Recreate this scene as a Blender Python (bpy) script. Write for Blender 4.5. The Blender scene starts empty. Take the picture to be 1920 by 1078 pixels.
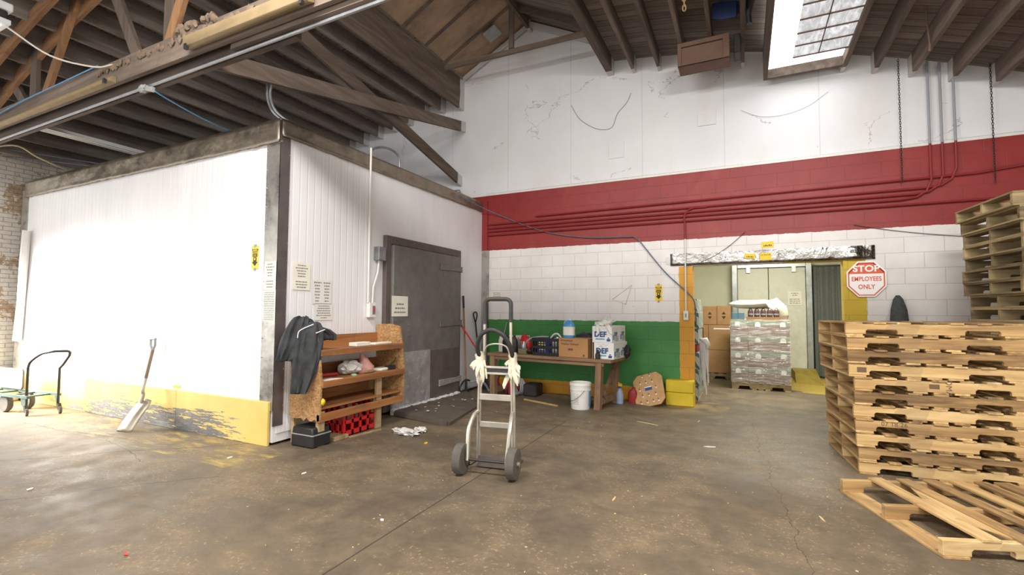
import bpy, bmesh, math, random
from mathutils import Vector, Matrix, noise, Euler
random.seed(7)
C = bpy.context.scene.collection
PI = math.pi
R = math.radians

# ------------------------------------------------------------------ materials
def S(r, g, b):
    f = lambda c: (c/12.92 if c <= .04045 else ((c+.055)/1.055)**2.4)
    return (f(r/255), f(g/255), f(b/255), 1)

class G:
    """tiny node graph helper"""
    def __init__(s, name):
        s.m = bpy.data.materials.new(name); s.m.use_nodes = True
        s.t = s.m.node_tree; s.b = s.t.nodes['Principled BSDF']
    def n(s, kind, **kw):
        x = s.t.nodes.new(kind)
        for k, v in kw.items(): setattr(x, k, v)
        return x
    def put(s, sock, v):
        if v is None: return
        if isinstance(v, bpy.types.NodeSocket): s.t.links.new(v, sock)
        else: sock.default_value = v
    def math(s, op, a, b=None, c=None, clamp=False):
        x = s.n('ShaderNodeMath', operation=op, use_clamp=clamp)
        s.put(x.inputs[0], a); s.put(x.inputs[1], b); s.put(x.inputs[2], c)
        return x.outputs[0]
    def vmul(s, v, k):
        x = s.n('ShaderNodeVectorMath', operation='MULTIPLY'); s.put(x.inputs[0], v); s.put(x.inputs[1], k)
        return x.outputs[0]
    def noise(s, v=None, scale=5, detail=4, rough=.55, dist=0):
        x = s.n('ShaderNodeTexNoise'); s.put(x.inputs['Vector'], v)
        x.inputs['Scale'].default_value = scale; x.inputs['Detail'].default_value = detail
        x.inputs['Roughness'].default_value = rough; x.inputs['Distortion'].default_value = dist
        return x.outputs['Fac']
    def ramp(s, fac, stops):
        x = s.n('ShaderNodeValToRGB'); s.put(x.inputs[0], fac)
        e = x.color_ramp.elements
        while len(e) < len(stops): e.new(.5)
        for q, (p, c) in zip(e, stops): q.position = p; q.color = c
        return x.outputs[0]
    def mix(s, f, a, b, mode='MIX'):
        x = s.n('ShaderNodeMix', data_type='RGBA', blend_type=mode)
        s.put(x.inputs[0], f); s.put(x.inputs[6], a); s.put(x.inputs[7], b)
        return x.outputs[2]
    def obj(s): return s.n('ShaderNodeTexCoord').outputs['Object']
    def pos(s): return s.n('ShaderNodeNewGeometry').outputs['Position']
    def sep(s, v):
        x = s.n('ShaderNodeSeparateXYZ'); s.put(x.inputs[0], v); return x.outputs
    def comb(s, a, b, c):
        x = s.n('ShaderNodeCombineXYZ'); s.put(x.inputs[0], a); s.put(x.inputs[1], b); s.put(x.inputs[2], c)
        return x.outputs[0]
    def rnd(s): return s.n('ShaderNodeObjectInfo').outputs['Random']
    def bump(s, h, strength=.3, dist=.01, normal=None):
        x = s.n('ShaderNodeBump'); x.inputs['Strength'].default_value = strength
        x.inputs['Distance'].default_value = dist; s.put(x.inputs['Height'], h); s.put(x.inputs['Normal'], normal)
        s.t.links.new(x.outputs[0], s.b.inputs['Normal']); return x.outputs[0]
    def col(s, c): s.put(s.b.inputs['Base Color'], c)
    def done(s, rough=.6, metal=0, **kw):
        s.put(s.b.inputs['Roughness'], rough); s.put(s.b.inputs['Metallic'], metal)
        for k, v in kw.items(): s.put(s.b.inputs[k.replace('_', ' ')], v)
        return s.m

_flat = {}
def flat(r, g, b, rough=.6, metal=0, var=.12, scale=9, bump=0, name=None, **kw):
    key = (r, g, b, rough, metal, var, scale, bump, tuple(kw.items()))
    if key in _flat: return _flat[key]
    g_ = G(name or 'plain_%d_%d_%d' % (r, g, b)); c = S(r, g, b)
    nz = g_.noise(g_.obj(), scale, 5)
    lo = tuple(x*(1-var) for x in c[:3])+(1,); hi = tuple(min(1, x*(1+var)) for x in c[:3])+(1,)
    g_.col(g_.ramp(nz, [(.3, lo), (.7, hi)]))
    if bump: g_.bump(g_.noise(g_.obj(), scale*4, 4), bump, .005)
    _flat[key] = g_.done(rough, metal, **kw); return _flat[key]

def wood(name, stops, axis=0, rough=.75, scale=1.0, rnd=.35, dirt=.0):
    g = G(name); s = [14*scale]*3; s[axis] = 1.3*scale
    off = g.n('ShaderNodeVectorMath', operation='ADD')
    r = g.rnd(); g.put(off.inputs[0], g.vmul(g.obj(), tuple(s)))
    g.put(off.inputs[1], g.comb(g.math('MULTIPLY', r, 37.), g.math('MULTIPLY', r, 11.), g.math('MULTIPLY', r, 71.)))
    v = off.outputs[0]
    n1 = g.noise(v, 1.0, 6, .62, .6); n2 = g.noise(g.obj(), 3.5, 3)
    f = g.math('ADD', n1, g.math('MULTIPLY', g.math('SUBTRACT', r, .5), rnd))
    c = g.ramp(f, stops)
    c = g.mix(g.math('MULTIPLY', g.math('GREATER_THAN', n2, .58), .25+dirt), c, (.12, .09, .06, 1))
    if name.startswith('dusty'): c = g.mix(g.math('MULTIPLY', g.math('GREATER_THAN', g.math('ADD', g.sep(g.pos())[1], g.math('MULTIPLY', n2, .1)), 7.66), .8), c, S(214, 212, 210))
    g.col(c); g.bump(n1, .25, .004)
    return g.done(rough)

PAL = [(.2, S(106, 80, 50)), (.42, S(166, 131, 85)), (.62, S(194, 160, 108)), (.85, S(222, 194, 144))]
M_PALX = wood('pallet_pine_long_grain', PAL, 0, .8, 1, .42)
M_PALY = wood('pallet_pine_cross_grain', PAL, 1, .8, 1, .42)
GRY = [(.2, S(104, 90, 66)), (.45, S(160, 140, 104)), (.65, S(186, 166, 124)), (.88, S(214, 190, 140))]
M_GRYX = wood('weathered_pallet_long_grain', GRY, 0, .85, 1, .4)
M_GRYY = wood('weathered_pallet_cross_grain', GRY, 1, .85, 1, .4)
DARK = [(.2, S(70, 60, 53)), (.5, S(102, 88, 78)), (.8, S(132, 116, 104))]
M_BEAMX = wood('dusty_old_timber_x', DARK, 0, .9, .7, .25)
M_BEAMY = wood('dusty_old_timber_y', DARK, 1, .9, .7, .25)
M_BEAMZ = wood('dusty_old_timber_z', DARK, 2, .9, .7, .25)
M_JOIST = wood('dusty_grey_joist', [(.2, S(84, 76, 70)), (.5, S(122, 111, 103)), (.8, S(150, 139, 130))], 1, .9, .7, .25)
ORNG = [(.2, S(92, 66, 46)), (.5, S(138, 100, 68)), (.8, S(166, 126, 88))]
M_ORNG = wood('orange_brown_timber', ORNG, 2, .85, .7, .2); M_ORNGX = wood('orange_brown_timber_x', ORNG, 0, .85, .7, .2)
BENCH = [(.2, S(84, 64, 48)), (.5, S(132, 102, 76)), (.8, S(160, 128, 98))]
M_BENCH = wood('brown_workbench_timber', BENCH, 0, .75, 1, .2)
M_BENCHZ = wood('brown_workbench_leg_timber', BENCH, 2, .75, 1, .2)
SHELF = [(.2, S(112, 70, 38)), (.5, S(160, 104, 58)), (.8, S(190, 138, 84))]
M_SHELF = wood('worn_shelf_board', SHELF, 1, .7, 1, .2)
M_STUD = wood('pale_stud_timber', [(.2, S(130, 106, 76)), (.5, S(176, 150, 112)), (.8, S(206, 182, 142))], 2, .8)
M_STICK = wood('straw_coloured_stick', [(.2, S(150, 118, 76)), (.7, S(196, 160, 110))], 0, .7)
M_HANDLE = wood('varnished_broom_handle', [(.2, S(130, 84, 48)), (.7, S(180, 124, 76))], 2, .5)

def mk_osb():
    g = G('chipped_strand_board'); v = g.obj()
    x = g.n('ShaderNodeTexVoronoi'); x.inputs['Scale'].default_value = 48
    g.put(x.inputs['Vector'], g.vmul(v, (1, .5, 1.3)))
    f = g.math('ADD', g.math('MULTIPLY', g.sep(x.outputs['Color'])[0], .5), g.math('MULTIPLY', g.noise(v, 5, 5), .5))
    g.col(g.ramp(f, [(.2, S(142, 102, 62)), (.5, S(172, 130, 84)), (.8, S(194, 156, 108))]))
    g.bump(f, .2, .003); return g.done(.75)
M_OSB = mk_osb()

def mk_floor():
    g = G('worn_concrete_floor'); p = g.pos(); X, Y, Z = g.sep(p)
    n1 = g.noise(p, .55, 6, .6, .5); n2 = g.noise(p, 3.2, 8, .65); n3 = g.noise(p, 38, 4, .7)
    n4 = g.noise(p, 1.3, 8, .62, 1.2)
    n6 = g.noise(p, 9, 8, .75)
    f = g.math('ADD', g.math('MULTIPLY', n1, .28), g.math('ADD', g.math('MULTIPLY', n2, .22), g.math('ADD', g.math('MULTIPLY', n4, .28), g.math('MULTIPLY', n6, .22))))
    c = g.ramp(f, [(.34, S(76, 66, 54)), (.45, S(98, 86, 70)), (.54, S(118, 103, 82)), (.66, S(152, 131, 100))])
    # tan speckle of worn aggregate
    near = g.math('MULTIPLY', g.math('GREATER_THAN', n3, .6), g.math('GREATER_THAN', n4, .5))
    c = g.mix(g.math('MULTIPLY', near, .5), c, S(184, 158, 124))
    dk = g.math('MULTIPLY', g.math('LESS_THAN', n3, .38), .35)
    c = g.mix(dk, c, S(66, 60, 54))
    # long smears from truck tyres
    sm = g.noise(g.vmul(p, (.5, 2.2, 1)), 1.4, 5, .6, .8)
    c = g.mix(g.math('MULTIPLY', g.math('SUBTRACT', sm, .5, clamp=True), 2.2, clamp=True), c, S(80, 74, 66))
    # old yellow overspray along the cooler's kick board and by the door jamb
    ovx = g.math('MULTIPLY', g.math('GREATER_THAN', Y, 2.75), g.math('LESS_THAN', g.math('ADD', Y, g.math('MULTIPLY', n2, .2)), 3.45))
    ovx = g.math('MULTIPLY', ovx, g.math('LESS_THAN', X, -4.05))
    spr = g.math('MULTIPLY', ovx, g.math('MULTIPLY', g.math('SUBTRACT', g.noise(g.vmul(p, (1, 3, 1)), 2.4, 7, .7), .49, clamp=True), 5., clamp=True))
    c = g.mix(g.math('MULTIPLY', spr, .8), c, S(200, 172, 88))
    dx = g.math('SUBTRACT', X, -.62); dy = g.math('SUBTRACT', Y, 7.7)
    rr = g.math('ADD', g.math('MULTIPLY', dx, dx), g.math('MULTIPLY', dy, dy))
    sp2 = g.math('MULTIPLY', g.math('LESS_THAN', rr, .16), g.math('MULTIPLY', g.math('SUBTRACT', n2, .42, clamp=True), 4., clamp=True))
    c = g.mix(g.math('MULTIPLY', sp2, .7), c, S(170, 140, 70))
    # yellow painted ramp area by the freezer door in the back room
    dx = g.math('SUBTRACT', X, 1.25); dy = g.math('MULTIPLY', g.math('SUBTRACT', Y, 10.9), .6)
    rr = g.math('ADD', g.math('MULTIPLY', dx, dx), g.math('MULTIPLY', dy, dy))
    c = g.mix(g.math('MULTIPLY', g.math('LESS_THAN', g.math('ADD', rr, g.math('MULTIPLY', n2, .5)), .75), .85), c, S(186, 158, 60))
    # cracks and saw-cut joints: distance to a wandering line
    wob = g.math('MULTIPLY', g.math('SUBTRACT', g.noise(p, 1.7, 6, .6), .5), .28)
    fine = g.math('MULTIPLY', g.math('SUBTRACT', g.noise(p, 9, 4), .5), .03)
    def line(x0, y0, x1, y1, w, wobble, lo=None):
        L = math.hypot(x1-x0, y1-y0); nx, ny = -(y1-y0)/L, (x1-x0)/L
        d = g.math('ADD', g.math('MULTIPLY', g.math('SUBTRACT', X, x0), nx), g.math('MULTIPLY', g.math('SUBTRACT', Y, y0), ny))
        d = g.math('ADD', d, g.math('ADD', g.math('MULTIPLY', wob, wobble), g.math('MULTIPLY', fine, 1.0 if wobble else .25)))
        a = g.math('LESS_THAN', g.math('ABSOLUTE', d), w)
        t = g.math('ADD', g.math('MULTIPLY', g.math('SUBTRACT', X, x0), (x1-x0)/L), g.math('MULTIPLY', g.math('SUBTRACT', Y, y0), (y1-y0)/L))
        return g.math('MULTIPLY', a, g.math('MULTIPLY', g.math('GREATER_THAN', t, 0), g.math('LESS_THAN', t, L)))
    cr = None
    for a in [(-2.02, 1.0, -2.08, 5.9, .006, 0), (-7, 1.2, -4.6, 3.45, .008, .8), (-5.2, 1.2, -4.0, 2.6, .006, .7),
              (-9.5, 2.55, -6.0, 2.85, .007, .9), (-6.2, 2.75, -5.0, 2.55, .005, .6), (.05, 6.9, .35, 2.6, .0028, 1.3), (-3.6, 6.05, -2.1, 5.6, .006, .2),
              (-9.5, .9, 4, .75, .005, .3)]:
        l = line(*a); cr = l if cr is None else g.math('MAXIMUM', cr, l)
    c = g.mix(g.math('MULTIPLY', cr, .8), c, S(52, 46, 42))
    g.col(c)
    h = g.math('SUBTRACT', g.math('ADD', n3, g.math('MULTIPLY', n2, .8)), g.math('MULTIPLY', cr, 1.6))
    g.bump(h, .35, .006)
    return g.done(g.ramp(n2, [(.3, (.42,)*3+(1,)), (.7, (.7,)*3+(1,))]))
M_FLOOR = mk_floor()

def mk_block():
    g = G('painted_block_wall'); p = g.pos(); X, Y, Z = g.sep(p)
    br = g.n('ShaderNodeTexBrick'); br.offset = .5
    g.put(br.inputs['Vector'], g.comb(g.math('ADD', X, 20.), g.math('ADD', Z, .05), 0.))
    br.inputs['Scale'].default_value = 1; br.inputs['Brick Width'].default_value = .405
    br.inputs['Row Height'].default_value = .203; br.inputs['Mortar Size'].default_value = .0045
    br.inputs['Mortar Smooth'].default_value = .4
    n = g.noise(p, 2.2, 6, .6); nf = g.noise(p, 60, 3); n5 = g.noise(p, 9, 5, .6)
    jit = g.math('MULTIPLY', g.math('SUBTRACT', n5, .5), .035)
    Zj = g.math('ADD', Z, jit); Xj = g.math('ADD', X, jit)
    white = g.ramp(n, [(.3, S(222, 216, 212)), (.7, S(236, 232, 230))])
    red = g.ramp(g.noise(p, 1.6, 6, .65, .6), [(.3, S(132, 34, 33)), (.55, S(146, 42, 40)), (.75, S(156, 58, 55))])
    green = g.ramp(n, [(.3, S(52, 122, 55)), (.7, S(72, 146, 72))])
    org = g.ramp(n, [(.3, S(206, 144, 24)), (.7, S(222, 160, 44))])
    yel = g.ramp(n, [(.3, S(196, 164, 26)), (.7, S(212, 180, 46))])
    gt = lambda a, b: g.math('GREATER_THAN', a, b)
    lt = lambda a, b: g.math('LESS_THAN', a, b)
    mul = lambda a, b: g.math('MULTIPLY', a, b)
    c = white
    # hand scuffs on the white courses
    sc = mul(gt(g.noise(g.vmul(p, (1, 1, 2)), 6, 5, .7), .69), .35)
    c = g.mix(sc, c, S(150, 140, 130))
    leftp = lt(Xj, -.9)
    c = g.mix(mul(lt(Zj, 1.25), leftp), c, green)
    c = g.mix(mul(lt(Zj, .215), leftp), c, org)
    c = g.mix(mul(mul(gt(Xj, -.9), lt(X, 0.)), lt(Z, 2.1)), c, org)
    c = g.mix(mul(mul(gt(X, .5), lt(Xj, 1.46)), lt(Z, 2.16)), c, yel)
    c = g.mix(gt(Zj, 2.52), c, red)
    # thin white weathering scraped into the paint
    c = g.mix(mul(gt(g.noise(g.vmul(p, (3, 1, 1)), 7, 6, .75), .72), .18), c, S(225, 215, 212))
    c = g.mix(mul(br.outputs['Fac'], .3), c, (.09, .08, .075, 1))
    g.col(c)
    h = g.math('SUBTRACT', g.math('MULTIPLY', nf, .25), br.outputs['Fac'])
    g.bump(h, .45, .006); return g.done(.5)
M_BLOCK = mk_block()

def mk_upper():
    g = G('white_painted_plaster'); p = g.pos(); X, Y, Z = g.sep(p)
    n = g.noise(p, .7, 6, .6); c = g.ramp(n, [(.3, S(222, 221, 223)), (.7, S(234, 233, 235))])
    vo = g.n('ShaderNodeTexVoronoi', feature='DISTANCE_TO_EDGE'); vo.inputs['Scale'].default_value = .8
    ad = g.n('ShaderNodeVectorMath', operation='ADD'); g.put(ad.inputs[0], p)
    nz = g.n('ShaderNodeTexNoise'); nz.inputs['Scale'].default_value = 2.2; nz.inputs['Detail'].default_value = 10; nz.inputs['Roughness'].default_value = .68
    g.put(ad.inputs[1], g.vmul(nz.outputs['Color'], (1.7, 1.7, 1.7))); g.put(vo.inputs['Vector'], ad.outputs[0])
    cr = g.math('MULTIPLY', g.math('LESS_THAN', vo.outputs['Distance'], .0026), g.math('GREATER_THAN', g.noise(p, .9, 3), .54))
    c = g.mix(g.math('MULTIPLY', cr, .75), c, S(110, 102, 96))
    # seams of the big wall boards
    sx = g.math('LESS_THAN', g.math('ABSOLUTE', g.math('SUBTRACT', g.math('FRACT', g.math('MULTIPLY', g.math('ADD', X, 20.35), .82)), .5)), .0035)
    c = g.mix(g.math('MULTIPLY', sx, .35), c, S(140, 136, 134))
    st = g.math('MULTIPLY', g.math('SUBTRACT', g.noise(g.vmul(p, (1.4, 1, .5)), 1.2, 5), .55, clamp=True), 1.6, clamp=True)
    c = g.mix(st, c, S(212, 200, 184)); g.col(c)
    g.bump(g.math('SUBTRACT', g.noise(p, 30, 4), g.math('MULTIPLY', cr, 1.)), .12, .006); return g.done(.6)
M_UPPER = mk_upper()

def mk_brick():
    g = G('whitewashed_old_brick'); p = g.pos(); X, Y, Z = g.sep(p)
    br = g.n('ShaderNodeTexBrick'); g.put(br.inputs['Vector'], g.comb(Y, Z, 0.))
    br.inputs['Scale'].default_value = 1; br.inputs['Brick Width'].default_value = .21
    br.inputs['Row Height'].default_value = .07; br.inputs['Mortar Size'].default_value = .006
    n = g.noise(p, 1.8, 7, .7); nf = g.noise(p, 14, 5, .7)
    c = g.ramp(nf, [(.3, S(212, 206, 198)), (.7, S(236, 230, 222))])
    c = g.mix(g.math('MULTIPLY', g.math('GREATER_THAN', n, .57), .8), c, g.ramp(nf, [(.3, S(150, 112, 76)), (.7, S(196, 168, 130))]))
    c = g.mix(g.math('MULTIPLY', br.outputs['Fac'], .5), c, S(110, 98, 88)); g.col(c)
    g.bump(g.math('SUBTRACT', nf, g.math('MULTIPLY', br.outputs['Fac'], 1.5)), .8, .02); return g.done(.85)
M_BRICK = mk_brick()

def mk_panel(axis, ribs=True):
    """ribbed white sheet steel, ribs every 10 cm along one axis"""
    g = G('white_ribbed_panel' if ribs else 'white_flat_panel'); p = g.pos(); a = g.sep(p)[axis]; Z = g.sep(p)[2]
    n = g.noise(g.vmul(p, (1, 1, .25)), 2.4, 6, .6)
    c = g.ramp(n, [(.3, S(226, 224, 226)), (.7, S(238, 236, 238))])
    sv = [3., 3., 3.]; sv[axis] = 16.; sv[2] = .35
    st = g.noise(g.vmul(p, tuple(sv)), 1, 5, .7)
    c = g.mix(g.math('MULTIPLY', g.math('SUBTRACT', st, .56, clamp=True), 1.3, clamp=True), c, S(206, 190, 160))
    g.col(c)
    if ribs:
        fr = g.math('FRACT', g.math('MULTIPLY', a, 10.))
        h = g.math('SMOOTH_MIN', g.math('MULTIPLY', g.math('ABSOLUTE', g.math('SUBTRACT', fr, .5)), 8.), 1., .5)
        g.bump(h, .35, .006)
    else: g.bump(g.noise(p, 3, 3), .06, .02)
    return g.done(.38)
M_RIBX = mk_panel(0); M_RIBY = mk_panel(1); M_FLATP = mk_panel(1, False)

def metal(name, c0, c1, rough=.35, m=.9, dent=.25, ds=2.6, scuff=0):
    g = G(name); v = g.obj(); n = g.noise(v, 6, 6, .65)
    c = g.ramp(n, [(.3, c0), (.7, c1)])
    if scuff: c = g.mix(g.math('MULTIPLY', g.math('GREATER_THAN', g.noise(v, 11, 6, .75), .58), scuff), c, S(225, 222, 218))
    g.col(c); g.bump(g.math('ADD', g.noise(v, ds, 3), g.math('MULTIPLY', g.noise(v, 40, 2), .05)), dent, .05)
    return g.done(g.ramp(n, [(.3, (rough-.08,)*3+(1,)), (.7, (rough+.12,)*3+(1,))]), m)
M_FLASH = metal('crumpled_steel_flashing', S(128, 118, 104), S(166, 154, 138), .42, .8, .6, 3.2)
M_FLASH2 = metal('scuffed_steel_post', S(150, 147, 142), S(190, 186, 180), .3, .85, .15, 3)
M_DPOST = metal('dark_edge_strip', S(92, 84, 84), S(112, 102, 100), .5, .4, .1)
M_LINT = metal('bright_dented_lintel', S(138, 134, 128), S(176, 173, 168), .24, 1, .7, 5)
M_DOOR = metal('dull_galvanised_door', S(112, 109, 105), S(136, 132, 127), .55, .35, .05)
M_DFRAME = metal('brown_grey_door_frame', S(92, 82, 78), S(112, 100, 95), .6, .2, .05)
M_SPLASH = metal('scuffed_splash_plate', S(150, 148, 146), S(186, 184, 182), .5, .4, .1, 3, .4)
M_ALU = metal('brushed_aluminium', S(176, 170, 158), S(208, 202, 190), .38, .75, .03)
M_STEEL = metal('galvanised_conduit', S(132, 134, 138), S(166, 168, 172), .4, .7, .03)
M_DSTEEL = metal('dark_steel', S(56, 54, 54), S(80, 77, 74), .5, .7, .05)
M_COLD = metal('white_cold_room_door', S(196, 194, 178), S(216, 214, 198), .5, .1, .04, 3)
M_COLDF = metal('cold_room_door_frame', S(158, 162, 162), S(190, 194, 192), .35, .7, .05)
M_CARTG = metal('green_steel_cart', S(64, 86, 82), S(98, 118, 110), .45, .3, .03)
M_SHOV = metal('worn_aluminium_scoop', S(150, 140, 124), S(196, 188, 174), .42, .75, .1, 6)

def mk_kick():
    g = G('scraped_yellow_kick_board'); p = g.pos(); X, Y, Z = g.sep(p)
    n = g.noise(p, 3, 5); c = g.ramp(n, [(.3, S(214, 184, 98)), (.7, S(226, 198, 116))])
    s = g.noise(g.vmul(p, (1.3, 1, 12)), 2.6, 9, .74); band = g.noise(g.vmul(p, (.9, 1, .4)), .8, 3)
    low = g.math('LESS_THAN', g.math('ADD', Z, g.math('MULTIPLY', band, .35)), .45)
    mid = g.math('LESS_THAN', X, -4.75); ex = g.math('MULTIPLY', g.math('ADD', X, 6.0), .45); soft = g.math('ADD', g.math('MULTIPLY', g.math('MULTIPLY', ex, ex), .09), g.math('MULTIPLY', g.math('ADD', X, 5.3, clamp=True), .3))
    f = g.math('MULTIPLY', g.math('MULTIPLY', low, mid), g.math('GREATER_THAN', g.math('SUBTRACT', g.math('ADD', s, g.math('MULTIPLY', g.math('SUBTRACT', .2, Z), .35)), soft), .46))
    c = g.mix(f, c, g.ramp(s, [(.45, S(84, 84, 88)), (.58, S(120, 118, 116)), (.7, S(170, 165, 158))])); g.col(c)
    g.bump(n, .1, .004); return g.done(.5)
M_KICK = mk_kick()

def mk_boards():
    g = G('dusty_roof_boards'); p = g.pos(); X, Y, Z = g.sep(p)
    row = g.math('FLOOR', g.math('MULTIPLY', Y, 7.)); wn = g.n('ShaderNodeTexWhiteNoise'); wn.noise_dimensions = '1D'; g.put(wn.inputs['W'], row)
    s = g.noise(g.vmul(p, (1.5, 16, 1)), 1.6, 6, .65)
    f = g.math('ADD', g.math('MULTIPLY', s, .7), g.math('MULTIPLY', wn.outputs['Value'], .3))
    c = g.ramp(f, [(.25, S(92, 82, 76)), (.5, S(126, 115, 106)), (.75, S(154, 142, 130))])
    c = g.mix(g.math('MULTIPLY', g.math('GREATER_THAN', g.noise(g.vmul(p, (1, 9, 1)), 2.3, 6, .7), .68), .5), c, S(168, 146, 112))
    gap = g.math('LESS_THAN', g.math('FRACT', g.math('MULTIPLY', Y, 7.)), .06)
    c = g.mix(g.math('MULTIPLY', gap, .8), c, S(30, 26, 24)); g.col(c)
    g.bump(g.math('SUBTRACT', s, gap), .3, .01); return g.done(.92)
M_BOARDS = mk_boards()
def mk_ply():
    g = G('stained_plywood'); p = g.pos()
    n = g.noise(g.vmul(p, (1, 1.6, 1)), 1.5, 7, .68)
    c = g.ramp(n, [(.28, S(118, 100, 86)), (.5, S(158, 134, 112)), (.66, S(176, 148, 122)), (.8, S(168, 124, 94))]); g.col(c)
    g.bump(g.noise(p, 12, 5), .15, .005); return g.done(.85)
M_PLY = mk_ply()

def mk_film():
    g = G('clear_stretch_film'); t = g.t
    n = g.noise(g.vmul(g.obj(), (1, 1, 7)), 6, 5, .6, .6); nb = g.bump(n, .9, .02)
    tr = g.n('ShaderNodeBsdfTransparent'); gl = g.n('ShaderNodeBsdfGlossy'); gl.inputs['Roughness'].default_value = .18
    di = g.n('ShaderNodeBsdfDiffuse'); di.inputs['Color'].default_value = (.75, .74, .72, 1)
    t.links.new(nb, gl.inputs['Normal']); t.links.new(nb, di.inputs['Normal'])
    m1 = g.n('ShaderNodeMixShader'); m1.inputs[0].default_value = .45
    t.links.new(gl.outputs[0], m1.inputs[1]); t.links.new(di.outputs[0], m1.inputs[2])
    m2 = g.n('ShaderNodeMixShader')
    g.put(m2.inputs[0], g.ramp(n, [(.38, (.08,)*3+(1,)), (.52, (.30,)*3+(1,)), (.68, (.75,)*3+(1,))]))
    t.links.new(tr.outputs[0], m2.inputs[1]); t.links.new(m1.outputs[0], m2.inputs[2])
    t.links.new(m2.outputs[0], t.nodes['Material Output'].inputs[0]); return g.m
M_FILM = mk_film()
def mk_clear(name, col, alpha, rough=.1):
    g = G(name); g.b.inputs['Base Color'].default_value = col; g.b.inputs['Alpha'].default_value = alpha
    return g.done(rough)
M_STRIPC = mk_clear('smoky_pvc_strip', S(118, 122, 116), .6, .12)
M_BLUELIQ = flat(76, 146, 206, .25, 0, .1, 5); M_BLUETOP = flat(150, 190, 220, .25, 0, .08, 5)

def emit(name, col, st):
    g = G(name); g.b.inputs['Base Color'].default_value = (.8, .8, .8, 1)
    g.b.inputs['Emission Color'].default_value = col; g.b.inputs['Emission Strength'].default_value = st
    return g.done(.5)
def mk_glaze():
    g = G('dirty_wired_glazing'); v = g.obj()
    n = g.noise(g.vmul(v, (5, 1.2, 1)), 3.5, 6, .7, 1.0)
    e = g.ramp(n, [(.3, S(128, 132, 132)), (.5, S(176, 180, 182)), (.7, S(246, 248, 250))])
    g.b.inputs['Base Color'].default_value = (.4, .4, .4, 1); g.put(g.b.inputs['Emission Color'], e)
    g.b.inputs['Emission Strength'].default_value = .95; return g.done(.3)
M_SKY = emit('bright_skylight_pane', (1, 1, 1, 1), 3.0); M_GLAZE = mk_glaze()
M_LAMP = emit('lit_lamp_lens', (1, .97, .88, 1), 3.0)

M_BLACK = flat(36, 35, 35, .5); M_BLKGRIP = flat(48, 47, 46, .6); M_TYRE = flat(92, 86, 80, .9, 0, .15, 20)
M_WHITEP = flat(226, 224, 218, .45, 0, .05); M_PAPER = flat(232, 228, 214, .8, 0, .05); M_INK = flat(136, 133, 126, .8)
M_YSIGN = flat(238, 202, 40, .5, 0, .04); M_SIGNBLK = flat(40, 34, 22, .6); M_ORSIGN = flat(226, 96, 58, .4, 0, .05)
M_SIGNW = flat(252, 250, 248, .35, 0, .02); M_RED = flat(206, 38, 40, .45, 0, .1); M_DKRED = flat(150, 36, 34, .5)
M_KRAFT = flat(176, 130, 84, .8, 0, .08, 4); M_KRAFT2 = flat(150, 114, 76, .85, 0, .12, 5); M_KRAFTD = flat(104, 82, 62, .85)
M_CASE = flat(138, 114, 98, .7, 0, .1, 5); M_CASEG = flat(136, 148, 122, .7, 0, .1, 5)
M_DEFW = flat(228, 228, 226, .55, 0, .04); M_DEFB = flat(46, 74, 124, .6); M_DEFT = flat(110, 158, 186, .6); M_GREYINK = flat(150, 152, 156, .7)
M_CLOTH = flat(60, 62, 64, .95, 0, .2, 14, .3); M_RAG = flat(226, 224, 218, .9, 0, .08, 10, .4)
M_SACK = flat(214, 210, 190, .7, 0, .08, 6, .25); M_TAPE = flat(208, 199, 176, .45, 0, .12, 12, .4)
M_CEMENT = flat(214, 186, 40, .6, 0, .1, 6, .3); M_OLIVE = flat(112, 104, 70, .8); M_BLUE = flat(52, 78, 150, .55)
M_RICE = flat(200, 198, 190, .6); M_PINK = flat(214, 160, 150, .5); M_BAGW = flat(216, 212, 208, .4, 0, .08, 8)
M_CBLUE = flat(100, 160, 206, .5); M_CWHITE = flat(206, 200, 190, .6); M_CGREY = flat(96, 110, 128, .5); M_CTAN = flat(186, 170, 136, .6)
M_TAN = flat(140, 120, 88, .7, 0, .12, 7); M_WFIX = flat(222, 224, 224, .5, 0, .05); M_DUST = flat(122, 104, 88, 1, 0, .2, 14, .6)
M_HATCH = flat(112, 86, 72, .8, 0, .12, 5); M_NAVY = flat(40, 58, 108, .8); M_GREYT = flat(150, 152, 152, .6)
M_PIPE_RED = flat(140, 40, 40, .5); M_LID = flat(236, 236, 232, .4, 0, .03); M_ICE = flat(214, 214, 212, .7, 0, .1, 12, .6)
M_RAMP = flat(92, 82, 72, .85, 0, .2, 5, .4); M_INWALL = flat(206, 204, 180, .6, 0, .06, 3); M_YRAMP = flat(150, 128, 50, .8, 0, .25, 6)
M_STRAW = flat(206, 182, 130, .8)
def mk_conduit():
    g = G('conduit_painted_over_below'); Z = g.sep(g.pos())[2]
    c = g.mix(g.math('GREATER_THAN', Z, 3.56), S(138, 42, 42), S(150, 152, 158)); g.col(c); return g.done(.45)
M_COND = mk_conduit()
def mk_teal():
    g = G('teal_and_white_printed_carton'); v = g.obj()
    w = g.n('ShaderNodeTexWave', bands_direction='DIAGONAL'); g.put(w.inputs['Vector'], v)
    w.inputs['Scale'].default_value = 4; w.inputs['Distortion'].default_value = 5; w.inputs['Detail'].default_value = 1
    g.col(g.ramp(w.outputs['Fac'], [(.3, S(70, 104, 112)), (.5, S(96, 130, 134)), (.56, S(214, 214, 200)), (.8, S(196, 196, 180))])); return g.done(.5)
M_TEAL = mk_teal()

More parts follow.
